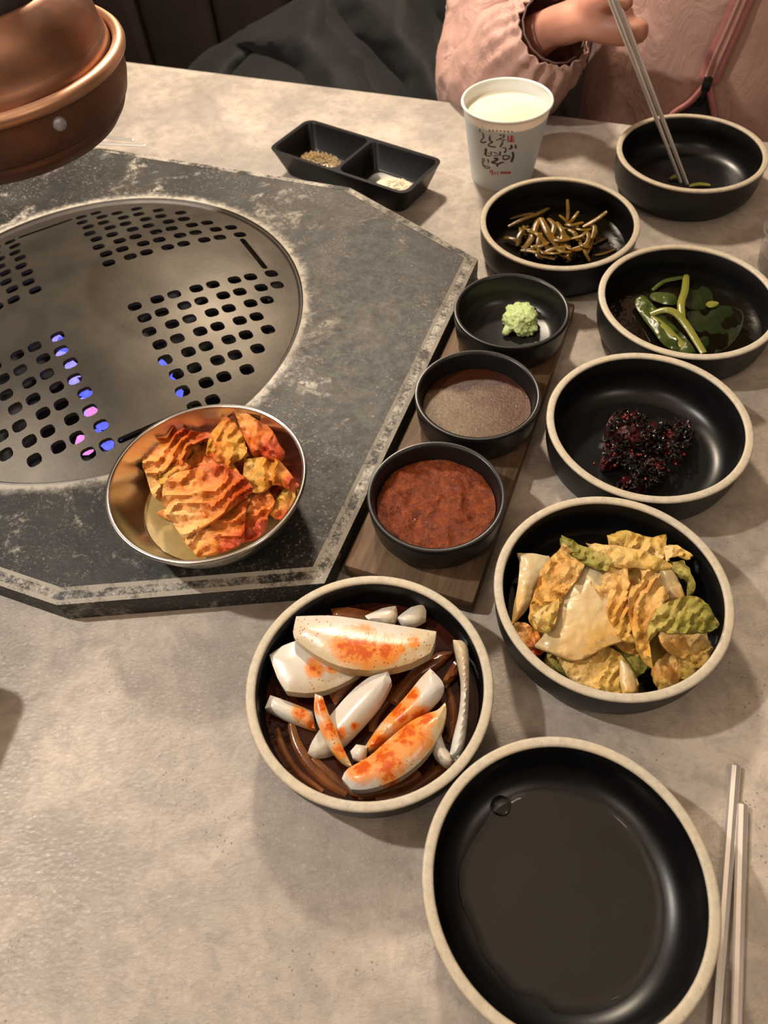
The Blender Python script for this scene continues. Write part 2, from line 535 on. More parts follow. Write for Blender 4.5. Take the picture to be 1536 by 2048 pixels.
def sweep(path, rads, seg=10, flat=1.0, cap=True, up=None, wob=None):
    """tube along a list of Vectors"""
    vs, fs = [], []
    N = len(path)
    tan = [(path[min(i + 1, N - 1)] - path[max(i - 1, 0)]).normalized() for i in range(N)]
    u = up or Vector((0, 0, 1))
    if abs(u.dot(tan[0])) > 0.95:
        u = Vector((1, 0, 0))
    for i in range(N):
        t = tan[i]
        u = (u - t * u.dot(t)).normalized()
        w = t.cross(u)
        for k in range(seg):
            a = 2 * math.pi * k / seg
            r = rads[i] if not wob else rads[i] * wob(i / (N - 1), a)
            vs.append(path[i] + (w * math.cos(a) + u * (math.sin(a) * flat)) * r)
    for i in range(N - 1):
        for k in range(seg):
            k2 = (k + 1) % seg
            fs.append((i * seg + k, i * seg + k2, (i + 1) * seg + k2, (i + 1) * seg + k))
    if cap:
        fs.append(tuple(range(seg))[::-1])
        fs.append(tuple((N - 1) * seg + k for k in range(seg)))
    return vs, fs


def inside(poly, pts):
    x, y = pts[:, 0], pts[:, 1]
    c = np.zeros(len(pts), bool)
    n = len(poly)
    for i in range(n):
        x1, y1 = poly[i]
        x2, y2 = poly[i - 1]
        if y1 == y2:
            continue
        m = ((y1 > y) != (y2 > y)) & (x < (x2 - x1) * (y - y1) / (y2 - y1) + x1)
        c ^= m
    return c


def bdist(poly, pts):
    d = np.full(len(pts), 1e9)
    n = len(poly)
    for i in range(n):
        a = np.array(poly[i])
        b = np.array(poly[i - 1])
        ab = b - a
        t = np.clip(((pts - a) @ ab) / max(ab @ ab, 1e-12), 0, 1)
        d = np.minimum(d, np.linalg.norm(pts - (a + t[:, None] * ab), axis=1))
    return d


def tri2d(outer, holes, step, extra=None):
    """triangles of a polygon with holes; returns points (n,2), tris, loops of indices"""
    loops = [outer] + list(holes)
    pts, edges = [], []
    for lp in loops:
        b = len(pts)
        pts += [tuple(p) for p in lp]
        edges += [(b + i, b + (i + 1) % len(lp)) for i in range(len(lp))]
    O = np.array(outer)
    if step:
        xs = np.arange(O[:, 0].min(), O[:, 0].max(), step)
        ys = np.arange(O[:, 1].min(), O[:, 1].max(), step * 0.87)
        g = np.array([(x + (step / 2 if j % 2 else 0), y) for j, y in enumerate(ys) for x in xs])
        if len(g):
            k = inside(outer, g)
            g = g[k]
        if len(g):
            k = bdist(outer, g) > step * 0.45
            for hl in holes:
                k &= ~inside(hl, g) & (bdist(hl, g) > step * 0.3)
            pts += [tuple(p) for p in g[k]]
    r = geometry.delaunay_2d_cdt([Vector(p) for p in pts], edges, [], 0, 1e-7)
    P = np.array([tuple(v) for v in r[0]])
    F = [tuple(f) for f in r[2]]
    C = np.array([P[list(f)].mean(0) for f in F])
    k = inside(outer, C)
    for hl in holes:
        k &= ~inside(hl, C)
    return P, [f for f, q in zip(F, k) if q]


def thicken(P3t, P3b, F):
    """closed shell from top and bottom point lists and top triangles"""
    n = len(P3t)
    cnt = {}
    for f in F:
        for i in range(len(f)):
            a, b = f[i], f[(i + 1) % len(f)]
            cnt[(a, b)] = 1
    wall = [(b, a, a + n, b + n) for (a, b) in cnt if (b, a) not in cnt]
    fs = list(F) + [tuple(i + n for i in f[::-1]) for f in F] + wall
    return list(P3t) + list(P3b), fs, len(F)


def piece(name, outline, zf, thick, mat, label=None, cat=None, group=None, mp=U, step=10, bulge=0.0, ruf=(0, 1), pleat=None,
          grad=0.0, smooth=3, seed=0, parent=None, off=(0, 0), sc=1.0, down=Vector((0, 0, -1)), curl=0.0, jag=0.0, kind=None, thin=0.35, corner=None, wrk=0.0, sharp=60, smear=None, tl=(0, 0), grow=1.0):
    """an irregular flat-ish solid from a surveyed outline: zf height (number or function of px,py), own thickness and relief"""
    pts = [(off[0] + x / sc, off[1] + y / sc) for x, y in outline]
    if grow != 1.0:
        mx, my = sum(p[0] for p in pts) / len(pts), sum(p[1] for p in pts) / len(pts)
        pts = [(mx + (x - mx) * grow, my + (y - my) * grow) for x, y in pts]
    if smooth:
        pts = [(v.x, v.y) for v in catmull([(x, y, 0) for x, y in pts], smooth, corner=corner)]
    rn = random.Random(seed * 31 + len(pts))
    if jag:
        pts = [(x + rn.uniform(-jag, jag), y + rn.uniform(-jag, jag)) for x, y in pts]
    P, F = tri2d(pts, [], step)
    d = bdist(pts, P)
    e = d / max(d.max(), 1e-6)
    cx, cy = P.mean(0)
    ga = np.cos(grad) * (P[:, 0] - cx) + np.sin(grad) * (P[:, 1] - cy)
    g = (ga - ga.min()) / max(1e-6, ga.max() - ga.min())
    sm = np.zeros(len(P))
    for sx_, sy_, sr_ in smear or ():
        dd = np.hypot(P[:, 0] - off[0] - sx_ / sc, P[:, 1] - off[1] - sy_ / sc) / (sr_ / sc)
        sm = np.maximum(sm, np.clip(1.25 - dd, 0, 1))
    R = max(np.abs(P - (cx, cy)).max(), 1)
    top, bot = [], []
    for i, (x, y) in enumerate(P):
        z = zf(x, y) if callable(zf) else zf
        z += bulge * (1 - (1 - e[i]) ** 2) + (tl[0] * (x - cx) + tl[1] * (y - cy)) / 100
        if ruf[0]:
            q = Vector((x / ruf[1], y / ruf[1], seed * 3.7))
            z += ruf[0] * (noise.noise(q) + 0.5 * noise.noise(q * 2.3)) * (1.25 - 0.5 * e[i])
        if pleat:
            ang, wl, am = pleat
            s = math.cos(ang) * x + math.sin(ang) * y
            q = s / wl + 1.5 * noise.noise(Vector((x / wl / 2.4, y / wl / 2.4, seed))) + 0.35 * noise.noise(Vector((x / wl * 1.3, y / wl * 1.3, seed + 9)))
            z += am * (1 - 2 * abs(math.sin(math.pi * q)) ** 0.8) * (1.15 - 0.5 * e[i])
        if wrk:
            q = Vector((x / 7.0, y / 7.0, seed * 1.9))
            z += wrk * (1 - 2.2 * abs(noise.noise(q))) + 0.5 * wrk * (1 - 2.2 * abs(noise.noise(q * 2.1)))
        if curl:
            z += curl * ((x - cx) ** 2 + (y - cy) ** 2) / R ** 2
        p = mp(x, y, z)
        top.append(p)
        bot.append(p + down * (thick * (thin + (1 - thin) * min(1, e[i] * 2))))
    vs, fs, _ = thicken(top, bot, F)
    og = sum((Vector(v) for v in vs), Vector()) / len(vs)
    at = {'e': list(e) + list(e), 'g': list(g) + list(g), 's': list(sm) + list(sm)}
    if parent is not None:
        inv = parent.matrix_basis.inverted()
        vs = [inv @ v for v in vs]
        return tag(mk(name, vs, fs, mat, parent, 60, attrs=at), label, kind=kind)
    return tag(mk(name, vs, fs, mat, None, sharp, origin=og, attrs=at), label, cat, group, kind)


def strand(name, pts, rad, mat, label=None, cat=None, group=None, flat=0.6, seg=7, n=5, parent=None, taper=0.45):
    P = catmull(pts, n, closed=False)
    N = len(P)
    rr = [rad * (taper + (1 - taper) * math.sin(math.pi * (0.08 + 0.84 * i / (N - 1))) ** 0.6) for i in range(N)]
    vs, fs = sweep(P, rr, seg, flat)
    og = sum(vs, Vector()) / len(vs)
    at = {'e': [0.6] * len(vs), 'g': [i // seg / (N - 1) for i in range(len(vs))]}
    if parent is not None:
        inv = parent.matrix_basis.inverted()
        return mk(name, [inv @ v for v in vs], fs, mat, parent, 60, attrs=at)
    return tag(mk(name, vs, fs, mat, None, 60, origin=og, attrs=at), label, cat, group)


def circle(r, n, c=(0, 0), a0=0.0):
    return [(c[0] + r * math.cos(a0 + 2 * math.pi * i / n), c[1] + r * math.sin(a0 + 2 * math.pi * i / n)) for i in range(n)]


def rrect(w, h, r, n=4, c=(0, 0), rot=0.0):
    out = []
    for sx, sy, a in ((1, 1, 0), (-1, 1, 90), (-1, -1, 180), (1, -1, 270)):
        for k in range(n + 1):
            t = math.radians(a + 90 * k / n)
            out.append((sx * (w / 2 - r) + r * math.cos(t), sy * (h / 2 - r) + r * math.sin(t)))
    cr, sr = math.cos(rot), math.sin(rot)
    return [(c[0] + x * cr - y * sr, c[1] + x * sr + y * cr) for x, y in out]


def loft(rings, cap0=True, cap1=True):
    vs, fs = [], []
    n = len(rings[0])
    for r in rings:
        vs += [Vector(p) for p in r]
    for i in range(len(rings) - 1):
        for k in range(n):
            k2 = (k + 1) % n
            fs.append((i * n + k, i * n + k2, (i + 1) * n + k2, (i + 1) * n + k))
    if cap0: fs.append(tuple(range(n))[::-1])
    if cap1: fs.append(tuple((len(rings) - 1) * n + k for k in range(n)))
    return vs, fs


def tmesh(name, vs, fs, mats, **kw):      # vertices in table coordinates -> world
    return mk(name, [T(*v) for v in vs], fs, mats, **kw)


# ------------------------------------------------------------------ setting: floor, booth wall, table
vs, fs = boxm(-1.9, 1.9, -1.6, 1.6, -0.78, -0.75)
tag(tmesh('floor', vs, fs, M['floor'], smooth=0), kind='structure')
vs, fs = boxm(-1.8, 1.8, 1.02, 1.10, -0.75, 1.75)
tag(tmesh('wall_back', vs, fs, M['leather'], smooth=0), kind='structure')

vs, fs = boxm(-2.0, 2.0, -1.7, 1.6, 1.75, 1.80)
tag(tmesh('ceiling', vs, fs, plain('warm_plaster', (0.50, 0.41, 0.325), 0.8).m, smooth=0), kind='structure')
for nm, bx in (('wall_left', (-1.9, -1.8, -1.6, 1.5)), ('wall_right', (1.8, 1.9, -1.6, 1.5)), ('wall_front', (-1.8, 1.8, -1.6, -1.5))):
    vs, fs = boxm(*bx, -0.75, 1.75)
    tag(tmesh(nm, vs, fs, plain(nm + '_panel', (0.075, 0.05, 0.038), 0.7).m, smooth=0), kind='structure')

bench = empty('booth_bench', T(0.1, 0.80, -0.75), 'brown leather booth bench with upright channelled backrest beyond the table', 'bench')
bi = Matrix.Translation(-T(0.1, 0.80, -0.75))


def bpart(name, vs, fs, m, parent=bench, inv=bi):
    return mk(name, [inv @ T(*v) for v in vs], fs, m, parent, 45)


vs, fs = boxm(-1.2, 1.3, 0.50, 1.00, -0.75, -0.42, 0.01)
bpart('base', vs, fs, M['leather'])
vs, fs = boxm(-1.2, 1.3, 0.49, 0.93, -0.42, -0.32, 0.03, 4)
bpart('seat_cushion', vs, fs, M['leather'])
xw = 0.155
for i in range(16):
    x0 = -1.19 + i * xw
    vs, fs = boxm(x0, x0 + xw - 0.004, 0.90, 0.99, -0.34, 0.36, 0.022, 4)
    bpart('back_channel', vs, fs, M['leather'])

# table: slab with the round cut-out that takes the burner
ring = circle(0.150, 64)
outer = rrect(1.62, 0.912, 0.012, 3, c=(0.02, 0.0))
P, F = tri2d(outer, [ring], 0.08)
topv = [Vector((x, y, 0)) for x, y in P]
botv = [Vector((x, y, -0.030)) for x, y in P]
vs, fs, nt = thicken(topv, botv, F)
tb = empty('dining_table', T(0, 0, -0.75), 'stone-look laminate dining table under all the dishes', 'table')
ti = Matrix.Translation(-T(0, 0, -0.75))
tt = mk('tabletop', [ti @ T(*v) for v in vs], fs, [M['table'], M['table_edge']], tb, 30, fm=[0] * nt + [1] * (len(fs) - nt))
for sx in (-0.62, 0.66):
    vs, fs = boxm(sx - 0.05, sx + 0.05, -0.05, 0.05, -0.73, -0.031, 0.006)
    mk('leg', [ti @ T(*v) for v in vs], fs, M['table_edge'], tb, 30)
    vs, fs = boxm(sx - 0.06, sx + 0.06, -0.30, 0.30, -0.75, -0.729, 0.004)
    mk('foot', [ti @ T(*v) for v in vs], fs, M['table_edge'], tb, 30)

# ------------------------------------------------------------------ grill surround, dome plate, burner
ZG = 0.022
OCT = [(0.281, -0.170), (0.281, 0.168), (0.133, 0.240), (-0.42, 0.240), (-0.55, 0.168), (-0.55, -0.170), (-0.42, -0.238), (0.128, -0.238)]


def inset(poly, d):
    out = []
    n = len(poly)
    for i in range(n):
        p0, p1, p2 = Vector(poly[i - 1]), Vector(poly[i]), Vector(poly[(i + 1) % n])
        e1 = (p1 - p0).normalized()
        e2 = (p2 - p1).normalized()
        n1 = Vector((-e1.y, e1.x))
        n2 = Vector((-e2.y, e2.x))
        b = (n1 + n2) / (1 + n1.dot(n2))
        out.append(tuple(p1 + b * d))
    return out


sur = empty('grill_surround', T(0, 0, 0), 'worn black octagonal grill surround with a scuffed stepped border', 'grill surround', rz=TH)
RH = 0.1745
P, F = tri2d(inset(OCT, 0.0105), [circle(RH, 96)], 0.03)
vs, fs, nt = thicken([Vector((x, y, ZG)) for x, y in P], [Vector((x, y, 0.004)) for x, y in P], F)
mk('slab', vs, fs, M['iron'], sur, 30)
# border: bright inner lip, lowered band, scuffed outer edge, side wall
R0, R1, R2, R3 = inset(OCT, 0.0105), inset(OCT, 0.0084), inset(OCT, 0.0026), OCT
z = lambda p, h: [Vector((a, b, h)) for a, b in p]
vs, fs = loft([z(R0, ZG - 0.004), z(R0, ZG + 0.0003), z(R1, ZG - 0.0012), z(R2, ZG - 0.0016), z(R3, ZG - 0.0032), z(R3, 0.0), z(R0, 0.0)], False, False)
nn = len(OCT)
fm = [0] * nn + [2] * nn + [1] * nn + [2] * nn + [0] * nn + [0] * nn
mk('border', vs, fs, [M['iron'], M['iron_band'], M['iron_edge']], sur, 12, fm=fm)

plate = empty('grill_plate', T(0, 0, 0), 'round domed metal grill plate pierced with blocks of square holes', 'grill', rz=TH)
RP, ZE, HC = 0.1728, 0.0185, 0.026
PHI = math.radians(50.5)


def duv(u, v):                            # lattice -> plate coordinates
    return (u * math.cos(PHI) + v * math.sin(PHI), u * math.sin(PHI) - v * math.cos(PHI))


def dz(x, y):
    return ZE + HC * (1 - min(1.0, math.hypot(x, y) / RP) ** 2)


holes = []
lat = []
for i in range(9):
    for j in range(9):
        jig = 1.1 if (i + j) % 2 else -1.1
        u, v = 32.6 + 16.35 * i + jig, 33.6 + 15.9 * j
        if math.hypot(u, v) < 154.5:
            for su, sv in ((1, 1), (1, -1), (-1, 1), (-1, -1)):
                lat.append((su * u / 1000, sv * v / 1000))
for u, v in lat:
    c = duv(u, v)
    holes.append(rrect(0.0108, 0.0096, 0.0034, 2, c=c, rot=PHI))
for a in range(4):
    ang = a * math.pi / 2
    c = duv(0.1465 * math.cos(ang), 0.1465 * math.sin(ang))
    holes.append(rrect(0.0050, 0.052, 0.0022, 2, c=c, rot=math.atan2(c[1], c[0])))
P, F = tri2d(circle(RP, 120), holes, 0.0085)
vs, fs, nt = thicken([Vector((x, y, dz(x, y))) for x, y in P], [Vector((x, y, dz(x, y) - 0.003)) for x, y in P], F)
mk('dome', vs, fs, [M['grill'], M['grill_edge']], plate, 35, fm=[0] * (2 * nt) + [1] * (len(fs) - 2 * nt))
vs, fs = lathe([(0.1700, 0.0125), (0.1735, 0.0125), (0.1735, 0.0205), (0.1722, 0.0210), (0.1700, 0.0190)], 96, closed=True)
mk('edge_ring', vs, fs, M['grill_edge'], plate, 40)

bur = empty('gas_burner', T(0, 0, -0.06), 'sooty burner pan below the grill with blue and violet gas flames', 'burner', rz=TH)
vs, fs = lathe([(0.0, -0.0), (0.120, 0.0), (0.140, 0.012), (0.1475, 0.04), (0.1475, 0.064), (0.144, 0.064), (0.144, 0.042), (0.137, 0.015), (0.118, 0.003), (0.0, 0.003)], 64)
mk('pan', vs, fs, M['soot'], bur, 50)


def flamev(u, v, w, h):
    c = duv(u, v)
    vs, fs = lathe([(0, 0), (w * 0.75, 0.001), (w, h * 0.3), (w * 0.8, h * 0.6), (w * 0.35, h * 0.88), (0, h)], 8)
    return [p + Vector((c[0], c[1], 0.047)) for p in vs], fs


for u, v0, v1 in ((-0.034, -0.045, 0.118), (0.031, -0.045, 0.104)):
    a, b = duv(u, v0), duv(u, v1)
    vs, fs = sweep([Vector((a[0], a[1], 0.042)), Vector((b[0], b[1], 0.042))], [0.007, 0.007], 12)
    mk('burner_bar', vs, fs, M['burner'], bur, 50)
for k in range(13):
    v = -0.030 + k * 0.0116
    vs, fs = flamev(-0.0345 + 0.0035 * math.sin(k * 2.1), v, 0.0060 + 0.001 * math.sin(k), 0.013 + 0.004 * math.sin(k * 1.7))
    mk('flame', vs, fs, [M['flame_v'] if k in (0, 2, 3, 4, 5, 8) else M['flame_b'] if k not in (9,) else M['flame_p']], bur, 60)
for k in range(4):
    vs, fs = flamev(0.031, 0.050 + k * 0.0125, 0.0060, 0.014)
    mk('flame', vs, fs, M['flame_b'], bur, 60)
vs, fs = flamev(-0.050, 0.103, 0.0075, 0.018)
mk('flame', vs, fs, M['flame_p'], bur, 60)
vs, fs = flamev(-0.024, 0.104, 0.0055, 0.014)
mk('flame', vs, fs, M['flame_b'], bur, 60)

# ------------------------------------------------------------------ copper extractor hood
hd = empty('extractor_hood', (-0.2255, 0.5230, 0.172), 'copper bell-shaped smoke extractor hood hanging above the grill', 'extractor hood')
vs, fs = lathe([(0.060, 0.004), (0.066, 0.0), (0.0735, 0.003), (0.0790, 0.0095), (0.0805, 0.0125), (0.0800, 0.0145), (0.0835, 0.018), (0.0862, 0.027), (0.0868, 0.0355), (0.0862, 0.0415), (0.0835, 0.0415), (0.083, 0.030), (0.079, 0.020), (0.060, 0.008)], 96, closed=True)
mk('lower_bowl', vs, fs, M['copper_dark'], hd, 50)
prof = [(0.0868 + 0.0042 * math.cos(a), 0.0440 + 0.0042 * math.sin(a)) for a in [k * math.pi / 6 for k in range(12)]]
vs, fs = lathe(prof, 96, closed=True)
mk('rolled_rim', vs, fs, M['copper_rim'], hd, 80)
vs, fs = lathe([(0.0800, 0.040), (0.0818, 0.0455), (0.0808, 0.0500), (0.0795, 0.0530), (0.0790, 0.0535), (0.0785, 0.060), (0.0768, 0.068), (0.0725, 0.0765), (0.0675, 0.0815), (0.0660, 0.0835), (0.0640, 0.0840), (0.0620, 0.0825), (0.069, 0.074), (0.074, 0.064), (0.0755, 0.052), (0.076, 0.040)], 96, closed=True)
mk('bell', vs, fs, M['copper'], hd, 50)
vs, fs = lathe([(0.050, 0.078), (0.0630, 0.0815), (0.0625, 0.090), (0.0595, 0.094), (0.0590, 0.75), (0.053, 0.75)], 64, closed=True)
mk('duct_pipe', vs, fs, M['duct'], hd, 50)
ca = U(102, 236, 0.205) - hd.location
an = math.atan2(ca.y, ca.x)
vs, fs = lathe([(0, 0.0032), (0.003, 0.0028), (0.0042, 0.0012), (0.0042, -0.003)], 16)
rot = Matrix.Rotation(an, 4, 'Z') @ Matrix.Rotation(math.pi / 2, 4, 'Y')
mk('rivet', [Vector((math.cos(an) * 0.0862, math.sin(an) * 0.0862, 0.0325)) + rot @ v for v in vs], fs, M['rivet'], hd, 50)

# ------------------------------------------------------------------ black bowls with bare clay rims
HB, RB = 0.036, 0.0676
PB = [(0, 0.0015), (0.046, 0.0015), (0.048, 0.0), (0.053, 0.0), (0.0595, 0.003), (0.0638, 0.0085), (0.0655, 0.016), (0.0664, 0.026), (0.0668, 0.0350), (0.0660, 0.0356),
      (0.0632, 0.0356), (0.0624, 0.0350), (0.0614, 0.022), (0.0600, 0.013), (0.0560, 0.0075), (0.0500, 0.0049), (0.0470, 0.0045), (0, 0.0045)]
bv, bf = lathe(PB, 96)
bfm = [0 if i < 9 * 96 - 32 else 1 for i in range(len(bf))]
rv, rf = lathe([(0.0672, 0.0345), (0.0675, 0.0352), (0.0671, 0.0360), (0.0660, 0.0363), (0.0636, 0.0363), (0.0625, 0.0360), (0.0621, 0.0351), (0.0623, 0.0345)], 96, closed=True)


def bowl(c, label, group='black banchan bowls'):
    o = empty('banchan_bowl', (c[0] * (H - HB), c[1] * (H - HB), 0), label, 'bowl', group)
    if bowl.body is None:
        nface = len(bf)
        fm = []
        for f in bf:
            zz = sum(bv[i].z for i in f) / len(f)
            rr = sum(math.hypot(bv[i].x, bv[i].y) for i in f) / len(f)
            fm.append(0)
        for i in range(nface):
            fm[i] = 0 if i < nface * 0.53 else 1
        bowl.body = mk('body', bv, bf, [M['glaze_out'], M['glaze']], o, 50, fm=fm)
        bowl.rim = mk('rim', rv, rf, M['clay'], o, 60)
        bowl.rim['label'] = 'bare pale clay rim'
    else:
        for s in (bowl.body, bowl.rim):
            d = s.copy()
            COL.objects.link(d)
            d.parent = o
    return o


bowl.body = None
BA = bowl((0.1782, 0.1485), 'nearest black bowl, empty but for a film of water, beside the steel chopsticks')
BB = bowl((-0.0446, 0.4237), 'black clay-rimmed bowl holding onion wedges in red soy sauce')
BC = bowl((0.3293, 0.5333), 'black clay-rimmed bowl heaped with pale white cabbage kimchi')
BD = bowl((0.4759, 0.8559), 'black clay-rimmed bowl with a small clump of dark red relish')
BE = bowl((0.4503, 1.4664), 'black clay-rimmed bowl of brown pickled strips beside the paper cup')
BF = bowl((0.6459, 1.1692), 'black clay-rimmed bowl of green seaweed in dark broth')
BG = bowl((0.8190, 1.6937), 'farthest black bowl, nearly empty, with the diner\'s chopsticks dipped in')


def disc(name, c, r, z, mat, label=None, cat=None, wav=0.0, seg=72, parent=None, wob=None, dome=0.0, amp=0.0, fr=60, th=0.002, group=None, n=14):
    """a poured filling: gently uneven top, real depth"""
    top, bot = [], []
    o = circle(r, seg)
    if wob:
        o = [(x * wob(math.atan2(y, x)), y * wob(math.atan2(y, x))) for x, y in o]
    P, F = tri2d(o, [], r / n)
    for x, y in P:
        q = math.hypot(x, y) / r
        zz = dome * (1 - q * q) + (amp * (noise.noise(Vector((x * fr, y * fr, 1.3))) + 0.5 * noise.noise(Vector((x * fr * 2.4, y * fr * 2.4, 4)))) * (1 - 0.6 * q ** 4) if amp else 0)
        top.append(Vector((x, y, zz)))
        bot.append(Vector((x * 0.97, y * 0.97, -th)))
    vs, fs, _ = thicken(top, bot, F)
    ob = mk(name, vs, fs, mat, None, 70)
    ob.location = (c[0], c[1], z)
    return tag(ob, label, cat, group)


# ------------------------------------------------------------------ bowl A: water film
wb = BA.location
disc('water_film', wb, 0.0505, 0.0060, M['water'], 'thin film of clear water with a wavy edge in the nearest bowl', 'water',
     wob=lambda a: 0.985 + (0.06 * noise.noise(Vector((math.cos(a) * 3.1, math.sin(a) * 3.1, 0.4))) - 0.035 if abs(a) > 1.9 else 0.0), th=0.0012)
disc('water_droplet', U(1003, 1612, 0.006), 0.0052, 0.0068, M['water'], 'small bead of water at the edge of the nearest bowl\'s floor', 'water', dome=0.0012, th=0.002, seg=24, n=5)

# ------------------------------------------------------------------ bowl B: onion wedges in soy
disc('soy_broth', BB.location, 0.0603, 0.0150, M['soy'], 'glossy red-brown soy sauce pooled under the onion wedges', 'sauce', amp=0.0004, fr=90, th=0.006)
OB = dict(off=(470, 1130), sc=2.844, step=7, corner=38, thin=0.85, sharp=38, cat='onion', group='onion wedges in the soy bowl')


def tilt(px, py, z0, ax, ay):             # plane in m per 100 px around a pixel of the zoomed survey
    x0, y0 = 470 + px / 2.844, 1130 + py / 2.844
    return lambda x, y: z0 + ax * (x - x0) / 100 + ay * (y - y0) / 100


piece('onion_wedge', [(545, 250), (640, 240), (760, 262), (925, 300), (900, 335), (700, 330), (560, 300)], tilt(700, 280, 0.021, 0, 0), 0.004, M['onion_soy'], 'dark stained onion slice furthest back in the soy bowl', bulge=0.002, **OB)
piece('onion_wedge', [(740, 288), (840, 245), (915, 233), (925, 280), (905, 325), (840, 330), (760, 310)], tilt(830, 280, 0.024, 0, 0), 0.005, M['onion'], 'small white onion tip at the back of the soy bowl', bulge=0.003, smooth=2, **OB)
piece('onion_wedge', [(920, 300), (1000, 240), (1070, 225), (1088, 260), (1085, 305), (1020, 340), (950, 335)], tilt(1000, 285, 0.023, 0, 0), 0.005, M['onion'], 'square-ended white onion tip at back right of the soy bowl', bulge=0.003, smooth=2, **OB)
piece('onion_wedge', [(870, 770), (1000, 600), (1150, 500), (1250, 490), (1180, 560), (1040, 660), (930, 800)], 0.018, 0.004, M['onion_soy'], 'soaked onion slice half under the sauce, right of centre', bulge=0.002, **OB)
piece('onion_wedge', [(1180, 660), (1230, 570), (1265, 530), (1268, 620), (1200, 700)], 0.020, 0.004, M['onion_soy'], 'short soaked onion bit beside the upright strip', bulge=0.002, **OB)
piece('onion_wedge', [(530, 730), (600, 640), (720, 620), (640, 720), (570, 800)], 0.018, 0.004, M['onion_soy'], 'soaked onion bit under the two big wedges', bulge=0.002, **OB)
piece('onion_wedge', [(200, 740), (300, 775), (440, 830), (455, 930), (400, 915), (280, 870), (170, 815)], tilt(310, 830, 0.022, -0.004, 0), 0.006, M['onion'], 'stubby white onion end poking out at the left wall', smear=[(370, 840, 60), (430, 910, 50)], bulge=0.003, grad=0, smooth=2, seed=3, **OB)
piece('onion_wedge', [(870, 600), (890, 660), (820, 790), (680, 950), (560, 1060), (450, 1095), (415, 1070), (440, 1000), (530, 870), (650, 730), (760, 640)], tilt(640, 840, 0.026, 0.006, -0.004), 0.008, M['onion'], 'long pale onion wedge lying diagonally through the middle', smear=[(680, 915, 34), (600, 960, 50)], bulge=0.0045, grad=0.9, seed=4, **OB)
piece('onion_wedge', [(1110, 588), (1170, 650), (1190, 690), (1160, 750), (1060, 850), (900, 960), (760, 1060), (740, 1030), (830, 900), (960, 760), (1050, 650)], tilt(980, 810, 0.028, 0.006, -0.003), 0.008, M['onion_red'], 'chilli-smeared onion wedge with a cut pale end, right of centre', smear=[(930, 840, 130), (1010, 740, 60), (1050, 860, 80), (820, 1000, 80)], bulge=0.0045, grad=2.3, seed=5, **OB)
piece('onion_wedge', [(655, 1060), (690, 1020), (750, 1030), (745, 1080), (720, 1115), (670, 1100)], 0.024, 0.005, M['onion'], 'small pale onion tip peeking out near the front crescent', bulge=0.003, **OB)
piece('onion_wedge', [(195, 512), (270, 460), (345, 432), (480, 500), (620, 570), (715, 605), (650, 655), (520, 712), (400, 729), (290, 716), (240, 640)], tilt(440, 600, 0.027, -0.003, 0.0), 0.008, M['onion'], 'broad white onion wedge at the left, under the top one', smear=[(450, 590, 70), (560, 575, 50)], bulge=0.0035, grad=1.2, smooth=2, seed=6, **OB)
piece('onion_wedge', [(348, 292), (480, 287), (600, 292), (850, 330), (1145, 378), (1135, 440), (1110, 500), (1000, 558), (860, 592), (740, 598), (600, 578), (460, 512), (340, 420), (330, 380)], tilt(740, 440, 0.036, 0.0, 0.002), 0.010, M['onion_red'], 'largest white onion wedge, on top, with an orange chilli smear', smear=[(640, 455, 120), (720, 470, 150), (860, 490, 100), (1020, 440, 42), (940, 480, 36)], bulge=0.0045, grad=1.57, smooth=2, seed=7, **OB)
piece('onion_wedge', [(455, 732), (500, 750), (530, 840), (575, 940), (620, 1050), (668, 1148), (600, 1110), (530, 1030), (480, 930), (450, 830)], tilt(550, 940, 0.030, 0, -0.004), 0.006, M['onion_red'], 'thin curved onion sliver flecked with chilli at the left', smear=[(490, 800, 70), (540, 930, 80), (600, 1060, 60)], bulge=0.002, grad=1.2, seed=8, **OB)
piece('onion_wedge', [(1195, 782), (1202, 840), (1170, 950), (1090, 1080), (980, 1180), (860, 1245), (740, 1277), (660, 1275), (608, 1215), (640, 1160), (760, 1090), (880, 985), (1000, 890), (1090, 845), (1150, 825)], tilt(900, 1070, 0.030, 0.003, 0.0), 0.009, M['onion_red'], 'front crescent onion wedge covered in orange chilli oil', smear=[(720, 1160, 110), (860, 1100, 150), (1000, 970, 150), (880, 1210, 70), (1090, 870, 80)], bulge=0.0045, grad=-0.7, smooth=3, seed=9, **OB)
piece('onion_wedge', [(1240, 425), (1290, 430), (1326, 480), (1332, 650), (1325, 850), (1305, 1020), (1270, 1095), (1222, 1075), (1240, 980), (1275, 830), (1285, 660), (1262, 530)], tilt(1290, 760, 0.030, 0, 0.0), 0.007, M['onion'], 'tall slim white onion strip standing along the right wall', bulge=0.004, grad=-1.57, seed=10, **OB)
piece('onion_wedge', [(1140, 960), (1170, 950), (1200, 1040), (1258, 1108), (1235, 1145), (1190, 1135), (1135, 1080), (1118, 1010)], 0.025, 0.006, M['onion'], 'short white onion strip at the front right by the wall', bulge=0.004, grad=1.0, seed=11, **OB)
SB = lambda x, y, z: U(470 + x / 2.844, 1130 + y / 2.844, z)
